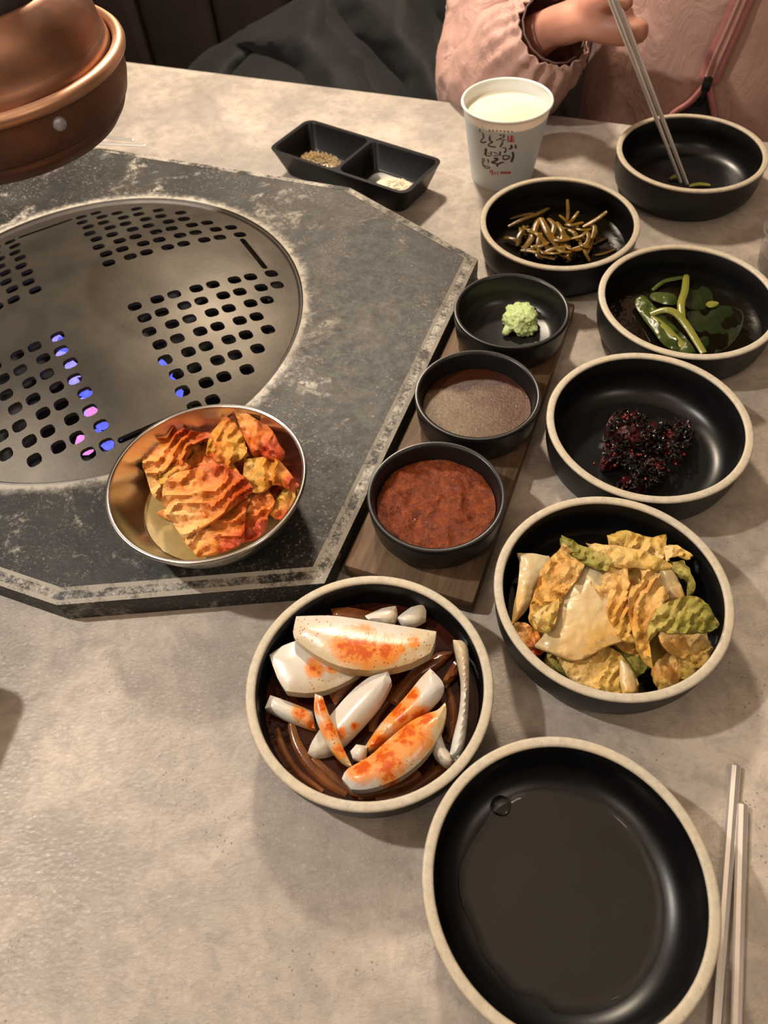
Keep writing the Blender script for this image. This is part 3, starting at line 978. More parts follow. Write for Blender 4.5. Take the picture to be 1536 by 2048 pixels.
for k, (pl, r, lb) in enumerate([
        ([(320, 900), (350, 1010), (420, 1130), (520, 1230), (640, 1300)], 0.0030, 'sunken brown onion strip curving along the front left'),
        ([(440, 1100), (540, 1190), (640, 1270), (760, 1310)], 0.0026, 'sunken onion strip just left of the front crescent'),
        ([(800, 1330), (950, 1310), (1080, 1230), (1190, 1140)], 0.0030, 'sunken amber onion strip along the front right wall'),
        ([(700, 1310), (850, 1280), (980, 1230), (1050, 1180)], 0.0032, 'pale sunken onion strip in front of the crescent'),
        ([(1215, 700), (1240, 820), (1240, 930), (1210, 1010)], 0.0022, 'red-brown sunken onion sliver beside the upright strip'),
        ([(240, 930), (280, 1060), (370, 1190), (500, 1290)], 0.0020, 'thin dark onion thread nearest the left wall'),
        ([(780, 950), (800, 860), (900, 730), (990, 650)], 0.0028, 'soaked onion strip between the two diagonal wedges')]):
    strand('onion_strip', [SB(x, y, 0.0152) for x, y in pl], r, M['onion_soy'], lb, 'onion', 'onion strips sunk in the soy', flat=0.55)
# ------------------------------------------------------------------ bowl C: white cabbage kimchi
OC = dict(off=(960, 970), sc=2.844, step=5, corner=60,  cat='cabbage', group='white kimchi pieces')
disc('kimchi_brine', BC.location, 0.0575, 0.0088, M['broth'], 'dark shallow brine under the white kimchi', 'brine', th=0.003)
CP = [
    ('pale bottom leaf mostly hidden under the white kimchi heap', [(330, 520), (560, 420), (820, 430), (1040, 520), (1120, 720), (1060, 960), (820, 1060), (560, 1020), (380, 880), (300, 700)], 0.017, 'wk_y', 0.004, (0.6, 34, 0.0015), 0.4),
    ('peach-coloured leaf bridging the gap at the centre of the kimchi', [(700, 560), (880, 520), (960, 640), (960, 820), (900, 960), (780, 900), (720, 740)], 0.029, 'wk_or', 0.003, (0.4, 24, 0.0015), 1.0),
    ('dark leaf scrap low at the left front of the white kimchi', [(380, 950), (450, 970), (520, 1090), (430, 1060), (370, 1010)], 0.016, 'wk_g', 0.003, None, 0),
    ('green-tinged leaf low in the middle of the white kimchi', [(760, 910), (880, 890), (940, 1000), (930, 1060), (880, 1090), (820, 990)], 0.018, 'wk_g', 0.003, None, 0),
    ('pale translucent stem at the back left of the white kimchi', [(215, 395), (300, 398), (385, 412), (400, 480), (320, 560), (270, 690), (185, 780), (195, 680), (220, 560), (228, 450)], 0.026, 'wk_white', 0.005, None, 1.5),
    ('leaf scrap with a red pepper fleck at the left wall', [(190, 800), (260, 785), (340, 850), (375, 940), (310, 972), (230, 890)], 0.022, 'kim_pale', 0.003, None, 0.5),
    ('rolled green leaf end at the back right', [(1090, 440), (1160, 440), (1208, 520), (1218, 590), (1172, 640), (1180, 540), (1110, 510)], 0.026, 'wk_g', 0.003, None, 1),
    ('crinkled pale stem tip at the very back', [(735, 285), (790, 270), (860, 265), (950, 300), (1052, 283), (1050, 350), (1072, 425), (960, 400), (860, 360), (740, 355)], 0.030, 'wk_y', 0.003, (0, 22, 0.0014), -1.5),
    ('small curled leaf tip at back right', [(1050, 352), (1120, 345), (1205, 400), (1185, 424), (1110, 405), (1060, 435)], 0.032, 'wk_y', 0.002, (0.3, 18, 0.001), 0),
    ('slim peach stem leaning at the right', [(1010, 465), (1090, 490), (1140, 570), (1172, 655), (1060, 665)], 0.028, 'wk_white', 0.004, None, 0.9),
    ('pale frilled leaf end at the front right', [(1120, 845), (1200, 840), (1285, 825), (1300, 900), (1338, 930), (1290, 1010), (1210, 1080), (1140, 1112), (1115, 960)], 0.024, 'wk_y', 0.003, (1.2, 20, 0.0012), 1.2),
    ('orange leaf tip hanging low at the front right', [(990, 1030), (1060, 960), (1110, 965), (1132, 1100), (1085, 1150), (1020, 1162), (985, 1090)], 0.020, 'wk_or', 0.003, (1.4, 24, 0.001), 1.5),
    ('short peach stem below the green leaf', [(1040, 815), (1140, 830), (1195, 950), (1150, 985), (1060, 930), (1020, 870)], 0.028, 'wk_or', 0.004, None, 1.2),
    ('broad yellow leaf at the front rim', [(430, 955), (560, 980), (690, 918), (790, 965), (850, 1040), (888, 1110), (890, 1192), (790, 1188), (620, 1150), (520, 1095), (470, 1010)], 0.024, 'wk_y', 0.004, (0.5, 30, 0.0013), 0.2),
    ('white rib at the edge of the front yellow leaf', [(800, 1000), (850, 1035), (886, 1110), (888, 1190), (815, 1190), (800, 1100)], 0.0275, 'wk_white', 0.003, None, 1.5),
    ('big translucent white stem piece in the centre', [(570, 480), (640, 455), (700, 480), (725, 560), (725, 700), (775, 790), (825, 872), (720, 905), (620, 955), (540, 982), (400, 932), (325, 905), (400, 810), (450, 660)], 0.033, 'wk_white', 0.006, None, 1.0),
    ('ruffled orange leaf along the left of the white stem', [(440, 390), (480, 335), (590, 425), (572, 500), (510, 585), (460, 665), (432, 762), (400, 815), (330, 815), (285, 740), (320, 600), (365, 465)], 0.038, 'wk_or', 0.004, (-0.9, 26, 0.0018), 1.9),
    ('yellow-green tail of the left orange leaf', [(300, 745), (370, 690), (445, 650), (432, 770), (390, 835), (330, 800)], 0.040, 'wk_y', 0.003, (0.3, 20, 0.001), 0.5),
    ('crumpled orange leaf right of the white stem', [(700, 510), (740, 480), (835, 478), (850, 600), (860, 720), (892, 885), (800, 860), (745, 770), (710, 650), (640, 560)], 0.036, 'wk_or', 0.004, (0.4, 28, 0.0018), 1.5),
    ('folded orange leaf hanging down at the right centre', [(915, 480), (960, 468), (1010, 478), (1042, 580), (1062, 655), (1000, 750), (965, 880), (985, 1025), (930, 980), (885, 880), (850, 690), (868, 580), (925, 570)], 0.039, 'wk_or', 0.004, (0.2, 30, 0.002), 1.4),
    ('thin green-yellow leaf folded over the back', [(475, 295), (600, 352), (720, 400), (748, 445), (725, 485), (640, 460), (540, 412), (465, 340)], 0.041, 'wk_g', 0.003, (1.1, 24, 0.001), 2.6),
    ('long pale leaf draped across the back', [(620, 335), (740, 345), (900, 368), (1000, 408), (1082, 452), (1065, 478), (880, 468), (760, 458), (740, 420), (660, 380)], 0.040, 'wk_y', 0.003, (1.4, 26, 0.001), 0),
    ('olive-green leaf on top at the right', [(965, 880), (970, 800), (1010, 715), (1080, 668), (1220, 640), (1290, 690), (1352, 790), (1312, 822), (1240, 835), (1100, 842), (1030, 825), (995, 860)], 0.043, 'wk_g', 0.004, (0.6, 26, 0.0016), 0.3),
]
for k, (lb, ol, z0, m, th, pl, gr) in enumerate(CP):
    piece('cabbage_piece', ol, z0, th, M[m], lb, bulge=0.0028 if m == 'wk_white' else 0.0012, tl=(RND.uniform(-.004, .004), RND.uniform(-.005, .002)), pleat=(pl[0], pl[1] * 1.15, pl[2] * 1.15) if pl else None, ruf=(0.0022 if m != 'wk_white' else 0.0008, 22), wrk=0.0009 if m != 'wk_white' else 0.0002, grad=gr, seed=k + 20, jag=1.7 if m != 'wk_white' else 0.5, smooth=4, grow=1.06, **OC)

# ------------------------------------------------------------------ bowl D: dark red relish
dr = empty('relish_clump', U(1290, 900, 0.006), 'clump of glossy dark red shredded relish in the black bowl', 'relish')
DO = dict(off=(1200, 780), sc=6.982, step=5, parent=dr)
for k, (ol, z0) in enumerate([
        ([(60, 600), (170, 340), (330, 270), (560, 300), (640, 420), (800, 480), (900, 620), (860, 800), (700, 860), (560, 960), (330, 1000), (180, 1060), (20, 1060), (10, 980), (90, 860)], 0.010),
        ([(860, 640), (960, 520), (1080, 420), (1250, 430), (1330, 600), (1270, 720), (1180, 880), (1100, 980), (960, 900), (860, 780)], 0.010),
        ([(560, 1000), (700, 900), (900, 1010), (930, 1110), (800, 1160), (640, 1180), (560, 1100)], 0.009),
        ([(240, 1290), (320, 1230), (430, 1180), (560, 1160), (690, 1220), (730, 1330), (600, 1400), (420, 1400), (300, 1370)], 0.009),
        ([(180, 560), (350, 500), (560, 560), (640, 700), (500, 800), (250, 720)], 0.017)]):
    piece('clump_mass', ol, z0, 0.006, M['darkred'], bulge=0.006, ruf=(0.0045, 5), seed=k + 60, jag=1.6, thin=0.9, **DO)
inv = dr.matrix_basis.inverted()
VS, FS = [], []
for k in range(330):
    while True:
        x, y = RND.uniform(0, 1340), RND.uniform(250, 1400)
        if inside(np.array([(20, 1050), (80, 600), (200, 300), (560, 280), (700, 440), (1000, 440), (1260, 420), (1330, 620), (1150, 960), (900, 1150), (720, 1320), (420, 1400), (240, 1290), (450, 1150), (300, 1040)]), np.array([(x, y)]))[0]:
            break
    a = RND.uniform(0, 6.28)
    L = RND.uniform(20, 85)
    zc = 0.014 + 0.009 * noise.noise(Vector((x / 200, y / 200, 2))) + RND.uniform(-0.001, 0.004)
    pts = [U(1200 + (x + math.cos(a + c) * L * t) / 6.98, 780 + (y + math.sin(a + c) * L * t) / 6.98, zc + h) for t, c, h in ((-1, 0.5, -0.002), (-0.3, 0, 0.0012), (0.4, 0, 0.0012), (1, -0.5, -0.002))]
    v, f = sweep(catmull(pts, 2, False), [0.00055 + 0.0003 * RND.random()] * 7, 5)
    b = len(VS)
    VS += [inv @ p for p in v]
    FS += [tuple(i + b for i in q) for q in f]
o = mk('shreds', VS, FS, M['darkshred'], dr, 60)
o['kind'] = 'stuff'
VS, FS = [], []
for k in range(75):
    x, y = RND.choice([(110, 1000), (240, 860), (380, 400), (600, 520), (620, 600), (960, 620), (1100, 560), (480, 1240), (520, 1300), (850, 1080), (480, 830), (1120, 850), (200, 560)])
    x += RND.gauss(0, 70)
    y += RND.gauss(0, 50)
    c = inv @ U(1200 + x / 6.98, 780 + y / 6.98, 0.0175 + 0.006 * noise.noise(Vector((x / 150, y / 150, 7))) + RND.uniform(-.002, .001))
    s = RND.uniform(0.0006, 0.0014)
    v, f = lathe([(0, -s), (s * 0.9, -s * 0.4), (s, s * 0.3), (0, s)], 6)
    b = len(VS)
    VS += [p + c for p in v]
    FS += [tuple(i + b for i in q) for q in f]
n = plain('red_pepper_bits', (0.10, 0.007, 0.005), 0.2, 0, 0.5, 300)
o = mk('pepper_bits', VS, FS, n.m, dr, 60)
o['kind'] = 'stuff'

# ------------------------------------------------------------------ bowl E: pickled strips
disc('pickle_broth', BE.location, 0.0596, 0.0130, M['broth'], 'dark broth around the brown pickled strips', 'broth', amp=0.0003, th=0.006)
EP = lambda x, y, z: U(980 + x / 5.486, 390 + y / 5.486, z)
ES = [([(850, 50, .034), (856, 180, .028), (850, 290, .022)], .0016, 0), ([(972, 180, .030), (905, 270, .027), (850, 325, .022)], .0017, 0),
      ([(1282, 180, .033), (1180, 260, .028), (1020, 350, .023)], .0024, 0), ([(760, 220, .027), (830, 280, .025), (860, 335, .022)], .0014, 0),
      ([(340, 605, .018), (480, 622, .020), (560, 660, .019), (710, 700, .016)], .0022, 0), ([(560, 645, .019), (700, 590, .022), (885, 570, .022)], .0024, 0),
      ([(890, 480, .022), (1000, 450, .025), (1060, 410, .026), (1085, 470, .025), (1040, 550, .022), (900, 600, .019)], .0020, 0),
      ([(1030, 600, .021), (1060, 660, .019), (1095, 725, .015)], .0015, 0), ([(370, 590, .017), (450, 480, .022), (510, 320, .026), (560, 255, .027)], .0030, 0),
      ([(560, 255, .028), (640, 420, .026), (745, 565, .020)], .0032, 0), ([(640, 260, .025), (705, 340, .026), (660, 480, .022)], .0024, 0),
      ([(200, 345, .015), (350, 270, .018), (520, 210, .018), (650, 140, .016)], .0022, 1), ([(160, 465, .016), (260, 480, .018), (335, 530, .017)], .0026, 1),
      ([(540, 640, .020), (530, 520, .024), (560, 420, .026)], .0022, 0), ([(1050, 330, .024), (1150, 350, .024), (1095, 560, .020), (1060, 640, .017)], .0020, 0),
      ([(450, 400, .024), (520, 430, .026), (600, 520, .023), (640, 610, .019)], .0026, 0), ([(730, 300, .024), (785, 380, .025), (800, 460, .023), (760, 540, .021)], .0024, 0),
      ([(720, 640, .017), (840, 610, .020), (980, 600, .019), (1080, 560, .018)], .0020, 0), ([(300, 560, .016), (330, 440, .020), (420, 340, .022)], .0024, 1),
      ([(830, 320, .024), (900, 330, .025), (1020, 300, .024)], .0022, 0), ([(640, 480, .022), (760, 500, .024), (880, 480, .023)], .0024, 0),
      ([(1130, 540, .015), (1200, 500, .015), (1290, 470, .014)], .0018, 1), ([(220, 260, .015), (360, 220, .016), (480, 200, .016)], .0016, 1),
      ([(470, 560, .021), (560, 560, .023), (640, 520, .023)], .0024, 0), ([(860, 380, .024), (930, 420, .024), (960, 500, .022)], .0022, 0), ([(1150, 660, .014), (1260, 640, .014), (1390, 590, .014)], .0014, 1)]
SPEC = {0: 'pale strip standing straight up out of the brown pickles', 2: 'long amber pickled strip sticking out toward the right wall', 4: 'curled amber strip lying lowest along the front of the pickles', 6: 'looped amber strip at the right of the pickle heap', 11: 'dark green-brown strip lying along the back left of the pickles',
        1: 'slanting strip right beside the upright pickled strip', 3: 'thin strip poking up just left of the upright pickled strip', 5: 'straight amber strip lying across the front middle of the pickles',
        7: 'thin pickled strip hanging down at the front right of the heap', 8: 'left leg of the arched pickled strip at the heap\'s left peak', 9: 'right leg of the arched pickled strip at the heap\'s left peak',
        10: 'bent strip just behind the arch of the pickle heap', 13: 'short upright strip under the arch of pickles', 14: 'folded pickled strip at the right end of the heap',
        15: 'strip slanting down inside the arch of pickles', 16: 'curved strip in the middle of the pickle heap', 17: 'flat strip along the front right of the pickles',
        19: 'short strip at the foot of the long right-hand pickled strip', 20: 'level strip across the centre of the pickle heap', 23: 'short level strip at the left centre of the pickles', 24: 'strip curling down inside the right-hand loop of pickles',
        12: 'wide dark strip at the far left of the pickles', 18: 'dark strip climbing the left side of the pickle heap', 21: 'dark strip in the broth right of the pickle heap', 22: 'thin dark strip behind the left of the pickles', 25: 'long thin dark strip in the broth at the front right'}
for k, (pl, r, dk) in enumerate(ES):
    lb = SPEC.get(k, 'dark pickled strip sunk in the broth at the heap\'s edge' if dk else 'short glossy amber-brown pickled strip tangled in the heap')
    strand('pickled_strip', [EP(*q) for q in pl], r * 1.0, M['strip_dark' if dk else 'strip'], lb, 'vegetable', 'brown pickled strips', flat=0.42, taper=0.35)
for k in range(34):
    x, y = RND.uniform(330, 1120), RND.uniform(360, 660)
    a_, L_ = RND.uniform(-0.9, 0.9) + (0 if RND.random() < 0.6 else 1.4), RND.uniform(70, 150)
    zz = 0.0165 + 0.006 * RND.random()
    strand('pickled_strip', [EP(x + math.cos(a_ + c_) * L_ * t_, y + math.sin(a_ + c_) * L_ * t_ * 0.6, zz + h_) for t_, c_, h_ in ((-1, .4, -.002), (-.3, 0, .001), (.4, 0, .001), (1, -.5, -.002))], RND.uniform(.0013, .0022), M['strip' if k % 3 else 'strip_dark'],
           'pickled strip buried among others in the brown heap', 'vegetable', 'brown pickled strips', flat=0.42, taper=0.35)

# ------------------------------------------------------------------ bowl F: seaweed
disc('seaweed_broth', BF.location, 0.0600, 0.0140, M['broth'], 'dark clear broth around the green seaweed', 'broth', amp=0.0003, th=0.006)
FP = lambda x, y, z: U(940 + x / 2.577, 340 + y / 2.577, z)
OF = dict(off=(940, 340), sc=2.577, step=8, cat='seaweed', group='seaweed fronds in broth')
piece('seaweed_frond', [(1100, 760), (1200, 700), (1400, 720), (1385, 850), (1300, 930), (1200, 945), (1120, 850)], 0.0142, 0.0012, M['wakame_dark'], 'wide dark seaweed frond just under the broth surface', ruf=(0.001, 30), seed=81, **OF)
piece('seaweed_frond', [(1120, 600), (1230, 610), (1250, 690), (1180, 720), (1110, 700)], 0.0142, 0.0012, M['wakame_dark'], 'dark seaweed scrap behind the upright stem', ruf=(0.001, 30), seed=82, **OF)
piece('seaweed_frond', [(850, 680), (890, 645), (940, 690), (1020, 770), (1110, 860), (1165, 945), (1080, 935), (1005, 905), (945, 830), (880, 745)], 0.0190, 0.0015, M['wakame'], 'wrinkled green seaweed leaf lying toward the front left', bulge=0.001, ruf=(0.003, 18), wrk=0.0008, pleat=(2.4, 30, 0.0014), seed=83, **OF)
piece('seaweed_frond', [(950, 630), (1050, 640), (1065, 690), (1000, 690), (930, 660)], 0.0185, 0.0015, M['wakame'], 'small green seaweed leaf at the back left of the stems', bulge=0.001, ruf=(0.0015, 24), seed=84, **OF)
piece('seaweed_frond', [(1215, 690), (1240, 675), (1280, 682), (1275, 700), (1235, 708)], 0.0160, 0.0012, M['stem'], 'tiny oval yellow-green bit floating at the right', bulge=0.001, seed=85, **OF)
for k, (pl, r, lb) in enumerate([
        ([(930, 745, .020), (1000, 722, .024), (1060, 738, .025), (1115, 800, .022), (1160, 870, .019), (1205, 945, .016)], .0030, 'curved yellow-green seaweed stem arching to the front'),
        ([(1115, 545, .018), (1108, 620, .021), (1088, 690, .024), (1095, 770, .022)], .0030, 'upright pale green seaweed stem joining the arch'),
        ([(940, 620, .015), (1000, 575, .017), (1060, 560, .018), (1118, 550, .018)], .0019, 'dark thin seaweed stem along the back'),
        ([(940, 760, .019), (1000, 810, .020), (1070, 880, .019), (1130, 935, .017)], .0032, 'flat green seaweed rib beside the leaf at the front')]):
    strand('seaweed_strand', [FP(*q) for q in pl], r, M['stem' if k != 2 else 'wakame'], lb, 'seaweed', 'seaweed fronds in broth', flat=0.6, taper=0.7)
# bowl G: last green scraps
for k, (pl, lb) in enumerate([([(1340, 358, .0062), (1352, 352, .0075), (1362, 360, .0062)], 'green scrap left of the chopstick tips'), ([(1378, 372, .0062), (1398, 368, .0070), (1420, 370, .0062)], 'green scrap right of the chopstick tips')]):
    strand('seaweed_scrap', [U(*q) for q in pl], 0.0022, M['stem'], lb, 'seaweed', 'scraps in the farthest bowl', flat=0.4)

# ------------------------------------------------------------------ wooden board with three sauce dishes
bd = empty('serving_board', T(0.3285, -0.0055, 0), 'long dark wooden serving board under the three sauce dishes', 'board', rz=TH)
vs, fs = boxm(-0.0430, 0.0430, -0.1460, 0.1460, 0.0, 0.014, 0.0022, 2)
mk('plank', vs, fs, M['wood'], bd, 35)
ZB = 0.014
RS, HS = 0.0436, 0.029
PSd = [(0, 0.0012), (0.030, 0.0012), (0.032, 0.0), (0.0355, 0.0), (0.0392, 0.0025), (0.0413, 0.007), (0.0424, 0.015), (0.0434, 0.0255), (0.0436, 0.0275), (0.0430, 0.0288), (0.0418, 0.0290), (0.0404, 0.0284), (0.0396, 0.0265), (0.0384, 0.014), (0.0360, 0.0075), (0.0300, 0.0045), (0, 0.0040)]
M['sauce_dish'] = plain('black_stoneware', (0.0085, 0.008, 0.0082), 0.34, 0, 0.2, 60, Specular_IOR_Level=0.38).m
sv, sf = lathe(PSd, 72)
proto = None
for c, lb in (((0.2941, 1.1866), 'small black sauce dish with a dab of wasabi, farthest on the board'), ((0.1918, 0.9651), 'small black sauce dish of oily brown sauce, middle of the board'), ((0.0891, 0.7441), 'small black sauce dish of red paste, nearest on the board')):
    k = H - 0.043
    if proto is None:
        proto = mk('sauce_dish', sv, sf, M['sauce_dish'], None, 50)
        o = proto
    else:
        o = proto.copy()
        COL.objects.link(o)
    o.location = (c[0] * k, c[1] * k, ZB)
    tag(o, lb, 'dish', 'black sauce dishes on the board')
S1, S2, S3 = [Vector((c[0] * (H - 0.043), c[1] * (H - 0.043), 0)) for c in ((0.2941, 1.1866), (0.1918, 0.9651), (0.0891, 0.7441))]
disc('brown_sauce', S2, 0.0379, ZB + 0.0150, M['brown_sauce'], 'brown dipping sauce with a grainy foam patch', 'sauce', amp=0.0003, th=0.004)
disc('red_paste', S3, 0.0380, ZB + 0.0165, M['paste'], 'thick orange-red soybean paste with an uneven shiny surface', 'paste', amp=0.0050, fr=75, dome=0.002, th=0.006, n=26)
# wasabi: lump with two runs
bm = bmesh.new()
bmesh.ops.create_icosphere(bm, subdivisions=5, radius=1)
for v in bm.verts:
    p = v.co.copy()
    k = 1 + 0.30 * noise.noise(p * 1.6) + 0.14 * noise.noise(p * 4.5) + 0.11 * noise.noise(p * 9) + 0.06 * noise.noise(p * 19)
    v.co = Vector((p.x * 0.0135 * k, p.y * 0.0150 * k, max(-0.001, p.z * 0.0095 * k + 0.004)))
vs = [v.co.copy() for v in bm.verts]
fs = [tuple(v.index for v in f.verts) for f in bm.faces]
bm.free()
wc = U(1043, 645, ZB + 0.006)
wo = empty('wasabi_dab', (wc.x, wc.y, ZB + 0.0052), 'rough pale green dab of wasabi in the far sauce dish', 'wasabi')
mk('lump', vs, fs, M['wasabi'], wo, 70)
for tip in ((1008, 670), (1041, 672)):
    a = U(tip[0] + 12, 655, ZB + 0.0085) - wo.location
    b = U(tip[0], tip[1], ZB + 0.0062) - wo.location
    v, f = sweep(catmull([a, (a + b) / 2 + Vector((0, 0, .001)), b], 4, False), [0.0040, 0.0038, 0.0037, 0.0035, 0.0034, 0.0031, 0.0030, 0.0026, 0.0016], 10, 0.7,
                 wob=lambda t, an: 1 + 0.25 * noise.noise(Vector((t * 5, math.cos(an), math.sin(an)))))
    mk('run', v, f, M['wasabi'], wo, 70)

# ------------------------------------------------------------------ steel bowl of red kimchi on the surround
kc = Vector((-0.3002 * 0.363, 0.8252 * 0.363, ZG))
ks = empty('steel_bowl', kc, 'round stainless steel bowl of red kimchi standing on the grill surround', 'bowl')
vs, fs = lathe([(0, 0.0008), (0.030, 0.0), (0.037, 0.0012), (0.046, 0.0062), (0.0545, 0.0150), (0.0600, 0.0260), (0.0622, 0.0338), (0.0612, 0.0340), (0.0590, 0.0262), (0.0535, 0.0158), (0.0450, 0.0072), (0.036, 0.0024), (0.030, 0.0014), (0, 0.0018)], 96)
mk('body', vs, fs, M['steel'], ks, 60)
vs, fs = lathe([(0.0619 + 0.0016 * math.cos(a), 0.0344 + 0.0013 * math.sin(a)) for a in [k * math.pi / 5 for k in range(10)]], 96, closed=True)
mk('rolled_rim', vs, fs, M['steel'], ks, 80)
disc('kimchi_juice', kc, 0.0465, ZG + 0.0098, M['brine'], 'thin yellowish kimchi juice at the left of the steel bowl', 'juice', amp=0.0003, th=0.0045)
OK_ = dict(off=(180, 780), sc=3.2, step=4.5, corner=60,  cat='kimchi', group='red kimchi leaves')
KP = [
    ('shiny white radish slice in the juice at the bowl\'s front', [(430, 1030), (480, 980), (560, 965), (620, 985), (670, 1040), (680, 1060), (560, 1064), (480, 1050)], 0.030, 'onion', 0.003, None, 0),  # flat white piece low at the front of the bowl
    ('orange kimchi leaf at the bottom of the heap in the steel bowl', [(520, 420), (760, 330), (1000, 330), (1180, 420), (1260, 560), (1180, 740), (1000, 860), (760, 900), (600, 780), (500, 600)], 0.036, 'kim', 0.004, (0.5, 22, 0.0015), 0.4),
    ('inner red kimchi scrap between the left and centre leaves', [(600, 480), (670, 400), (750, 335), (790, 420), (760, 500), (640, 520)], 0.037, 'kim', 0.004, (0.5, 16, 0.001), 0.5),
    ('small dark kimchi scrap at the juice\'s edge', [(425, 790), (490, 755), (580, 830), (620, 920), (520, 840)], 0.034, 'kim', 0.003, None, 0.5),
    ('kimchi leaf tucked low at the far right wall', [(1180, 720), (1240, 640), (1312, 640), (1300, 710), (1240, 810), (1190, 815), (1150, 780)], 0.042, 'kim_y', 0.004, (0.8, 20, 0.001), 1),
    ('ragged red kimchi leaf at the lower right', [(1000, 665), (1130, 650), (1172, 720), (1135, 800), (1115, 890), (1040, 950), (965, 965), (960, 830)], 0.043, 'kim', 0.004, (0.9, 18, 0.0015), 1),
    ('crumpled orange kimchi leaf at the left', [(365, 400), (430, 310), (540, 240), (640, 268), (755, 282), (772, 300), (690, 335), (645, 365), (612, 430), (592, 470), (490, 500), (450, 560), (475, 695), (405, 655), (378, 560), (352, 490)], 0.047, 'kim_pale', 0.005, (0.9, 24, 0.0022), -1),
    ('drooping inner lobe of the left kimchi', [(445, 560), (480, 500), (590, 465), (640, 490), (620, 520), (520, 560), (480, 660)], 0.046, 'kim_y', 0.003, (0.9, 20, 0.0012), 0),
    ('pointed yellow-orange kimchi leaf standing at the back', [(845, 108), (875, 180), (925, 205), (985, 330), (1005, 405), (960, 440), (900, 432), (860, 422), (780, 442), (752, 400), (775, 300), (830, 205)], 0.052, 'kim_y', 0.004, (0.2, 22, 0.0016), -1.6),
    ('red-edged kimchi stem leaf at the back right', [(932, 145), (1020, 165), (1080, 205), (1142, 235), (1200, 330), (1238, 390), (1205, 445), (1120, 425), (1050, 405), (990, 300)], 0.053, 'kim', 0.005, (-0.7, 26, 0.0016), 0.6),
    ('folded amber kimchi leaf at the right', [(1000, 450), (1130, 435), (1210, 462), (1280, 540), (1325, 605), (1295, 645), (1180, 595), (1110, 645), (1030, 645), (995, 560)], 0.052, 'kim_y', 0.004, (0.2, 28, 0.002), 0),
    ('green-yellow kimchi fold in the middle of the heap', [(765, 365), (850, 328), (995, 370), (985, 420), (915, 465), (965, 545), (900, 505), (770, 435)], 0.055, 'kim_y', 0.003, (0.1, 22, 0.0015), 3.1),
    ('front kimchi leaf with a thick pale rib', [(608, 955), (700, 868), (850, 785), (940, 695), (1005, 645), (985, 780), (965, 945), (900, 1002), (700, 1058), (655, 1005)], 0.048, 'kim_pale', 0.005, (0.95, 30, 0.0018), 0.4),
    ('largest pale orange kimchi leaf fanned across the centre', [(490, 600), (560, 540), (700, 500), (728, 438), (800, 448), (900, 515), (1000, 588), (1015, 645), (940, 705), (850, 775), (720, 862), (600, 922), (540, 835), (488, 762), (482, 680)], 0.054, 'kim_pale', 0.005, (1.1, 26, 0.0020), -0.6),
]
for k, (lb, ol, z0, m, th, pl, gr) in enumerate(KP):
    piece('kimchi_leaf' if k else 'white_piece', ol, z0, th, M[m], lb, bulge=0.0012, tl=(RND.uniform(-.003, .003), RND.uniform(-.004, .002)), pleat=(pl[0], pl[1] * 1.25, pl[2] * 1.5) if pl else None, ruf=(0.0032 if k else 0.0006, 20), wrk=0.00045 if k else 0, grad=gr, seed=k + 100, jag=1.3 if k else 0.2, grow=1.07, **OK_)

# ------------------------------------------------------------------ two-part condiment dish
TC, TA = Vector((0.0041, 0.7142, 0)), math.radians(-38.8)
tr = empty('divided_dish', TC, 'black two-compartment condiment dish touching the grill surround', 'dish', rz=TA)
w, h, hz = 0.166, 0.068, 0.028
rings = [[(x, y, zz) for x, y in rrect(w * a, h * b, 0.010 * c, 4)] for a, b, c, zz in ((0.84, 0.70, 0.8, 0.0), (0.87, 0.75, 0.9, 0.0015), (0.985, 0.97, 1, 0.0255), (1, 1, 1, hz))]
vs, fs = loft(rings, True, False)
bb = len(vs)
wells = [rrect(0.077, 0.061, 0.008, 4, c=(sx * 0.0402, 0)) for sx in (-1, 1)]
P, F = tri2d(rrect(w, h, 0.010, 4), wells, 0)
vs += [Vector((x, y, hz)) for x, y in P]
fs += [tuple(i + bb for i in f) for f in F]
for sx in (-1, 1):
    rg = [[(x, y, zz) for x, y in rrect(a, b, c, 4, c=(sx * 0.0402, 0))] for a, b, c, zz in ((0.077, 0.061, 0.008, hz), (0.075, 0.059, 0.008, hz - 0.0015), (0.064, 0.044, 0.007, 0.0055), (0.060, 0.040, 0.006, 0.004))]
    v, f = loft(rg, False, True)
    b0 = len(vs)
    vs += v
    fs += [tuple(i + b0 for i in q) for q in f]
bm = bmesh.new()
me = bpy.data.meshes.new('t')
me.from_pydata([tuple(v) for v in vs], [], fs)
bm.from_mesh(me)
bmesh.ops.remove_doubles(bm, verts=bm.verts, dist=1e-5)
vs = [v.co.copy() for v in bm.verts]
bm.verts.index_update()
fs = [tuple(v.index for v in f.verts) for f in bm.faces]
bm.free()
mk('body', vs, fs, M['plastic_black'], tr, 35)


def grains(name, c, rx, ry, n, s0, s1, mat, z0, label, cat, rot, base):
    VS, FS = [], []
    v, f = lathe([(0, 0)] + [(1, 0)] + [(0.75, 0.5), (0, 0.65)], 20)
    VS += [Vector((p.x * rx, p.y * ry, p.z * 0.0045)) for p in v]
    FS += f
    for k in range(n):
        a, q = RND.uniform(0, 6.28), math.sqrt(RND.random())
        s = RND.uniform(s0, s1)
        ctr = Vector((math.cos(a) * q * rx, math.sin(a) * q * ry, 0.003 * (1 - q * q) + s * 0.4))
        v, f = lathe([(0, -s), (s, -s * 0.2), (s * 0.7, s * 0.6), (0, s * 0.8)], 5)
        b = len(VS)
        VS += [p + ctr for p in v]
        FS += [tuple(i + b for i in t) for t in f]
    o = mk(name, VS, FS, mat, None, 40)
    o.location = (c.x, c.y, z0)
    o.rotation_euler = (0, 0, rot)
    return tag(o, label, cat, kind='stuff')


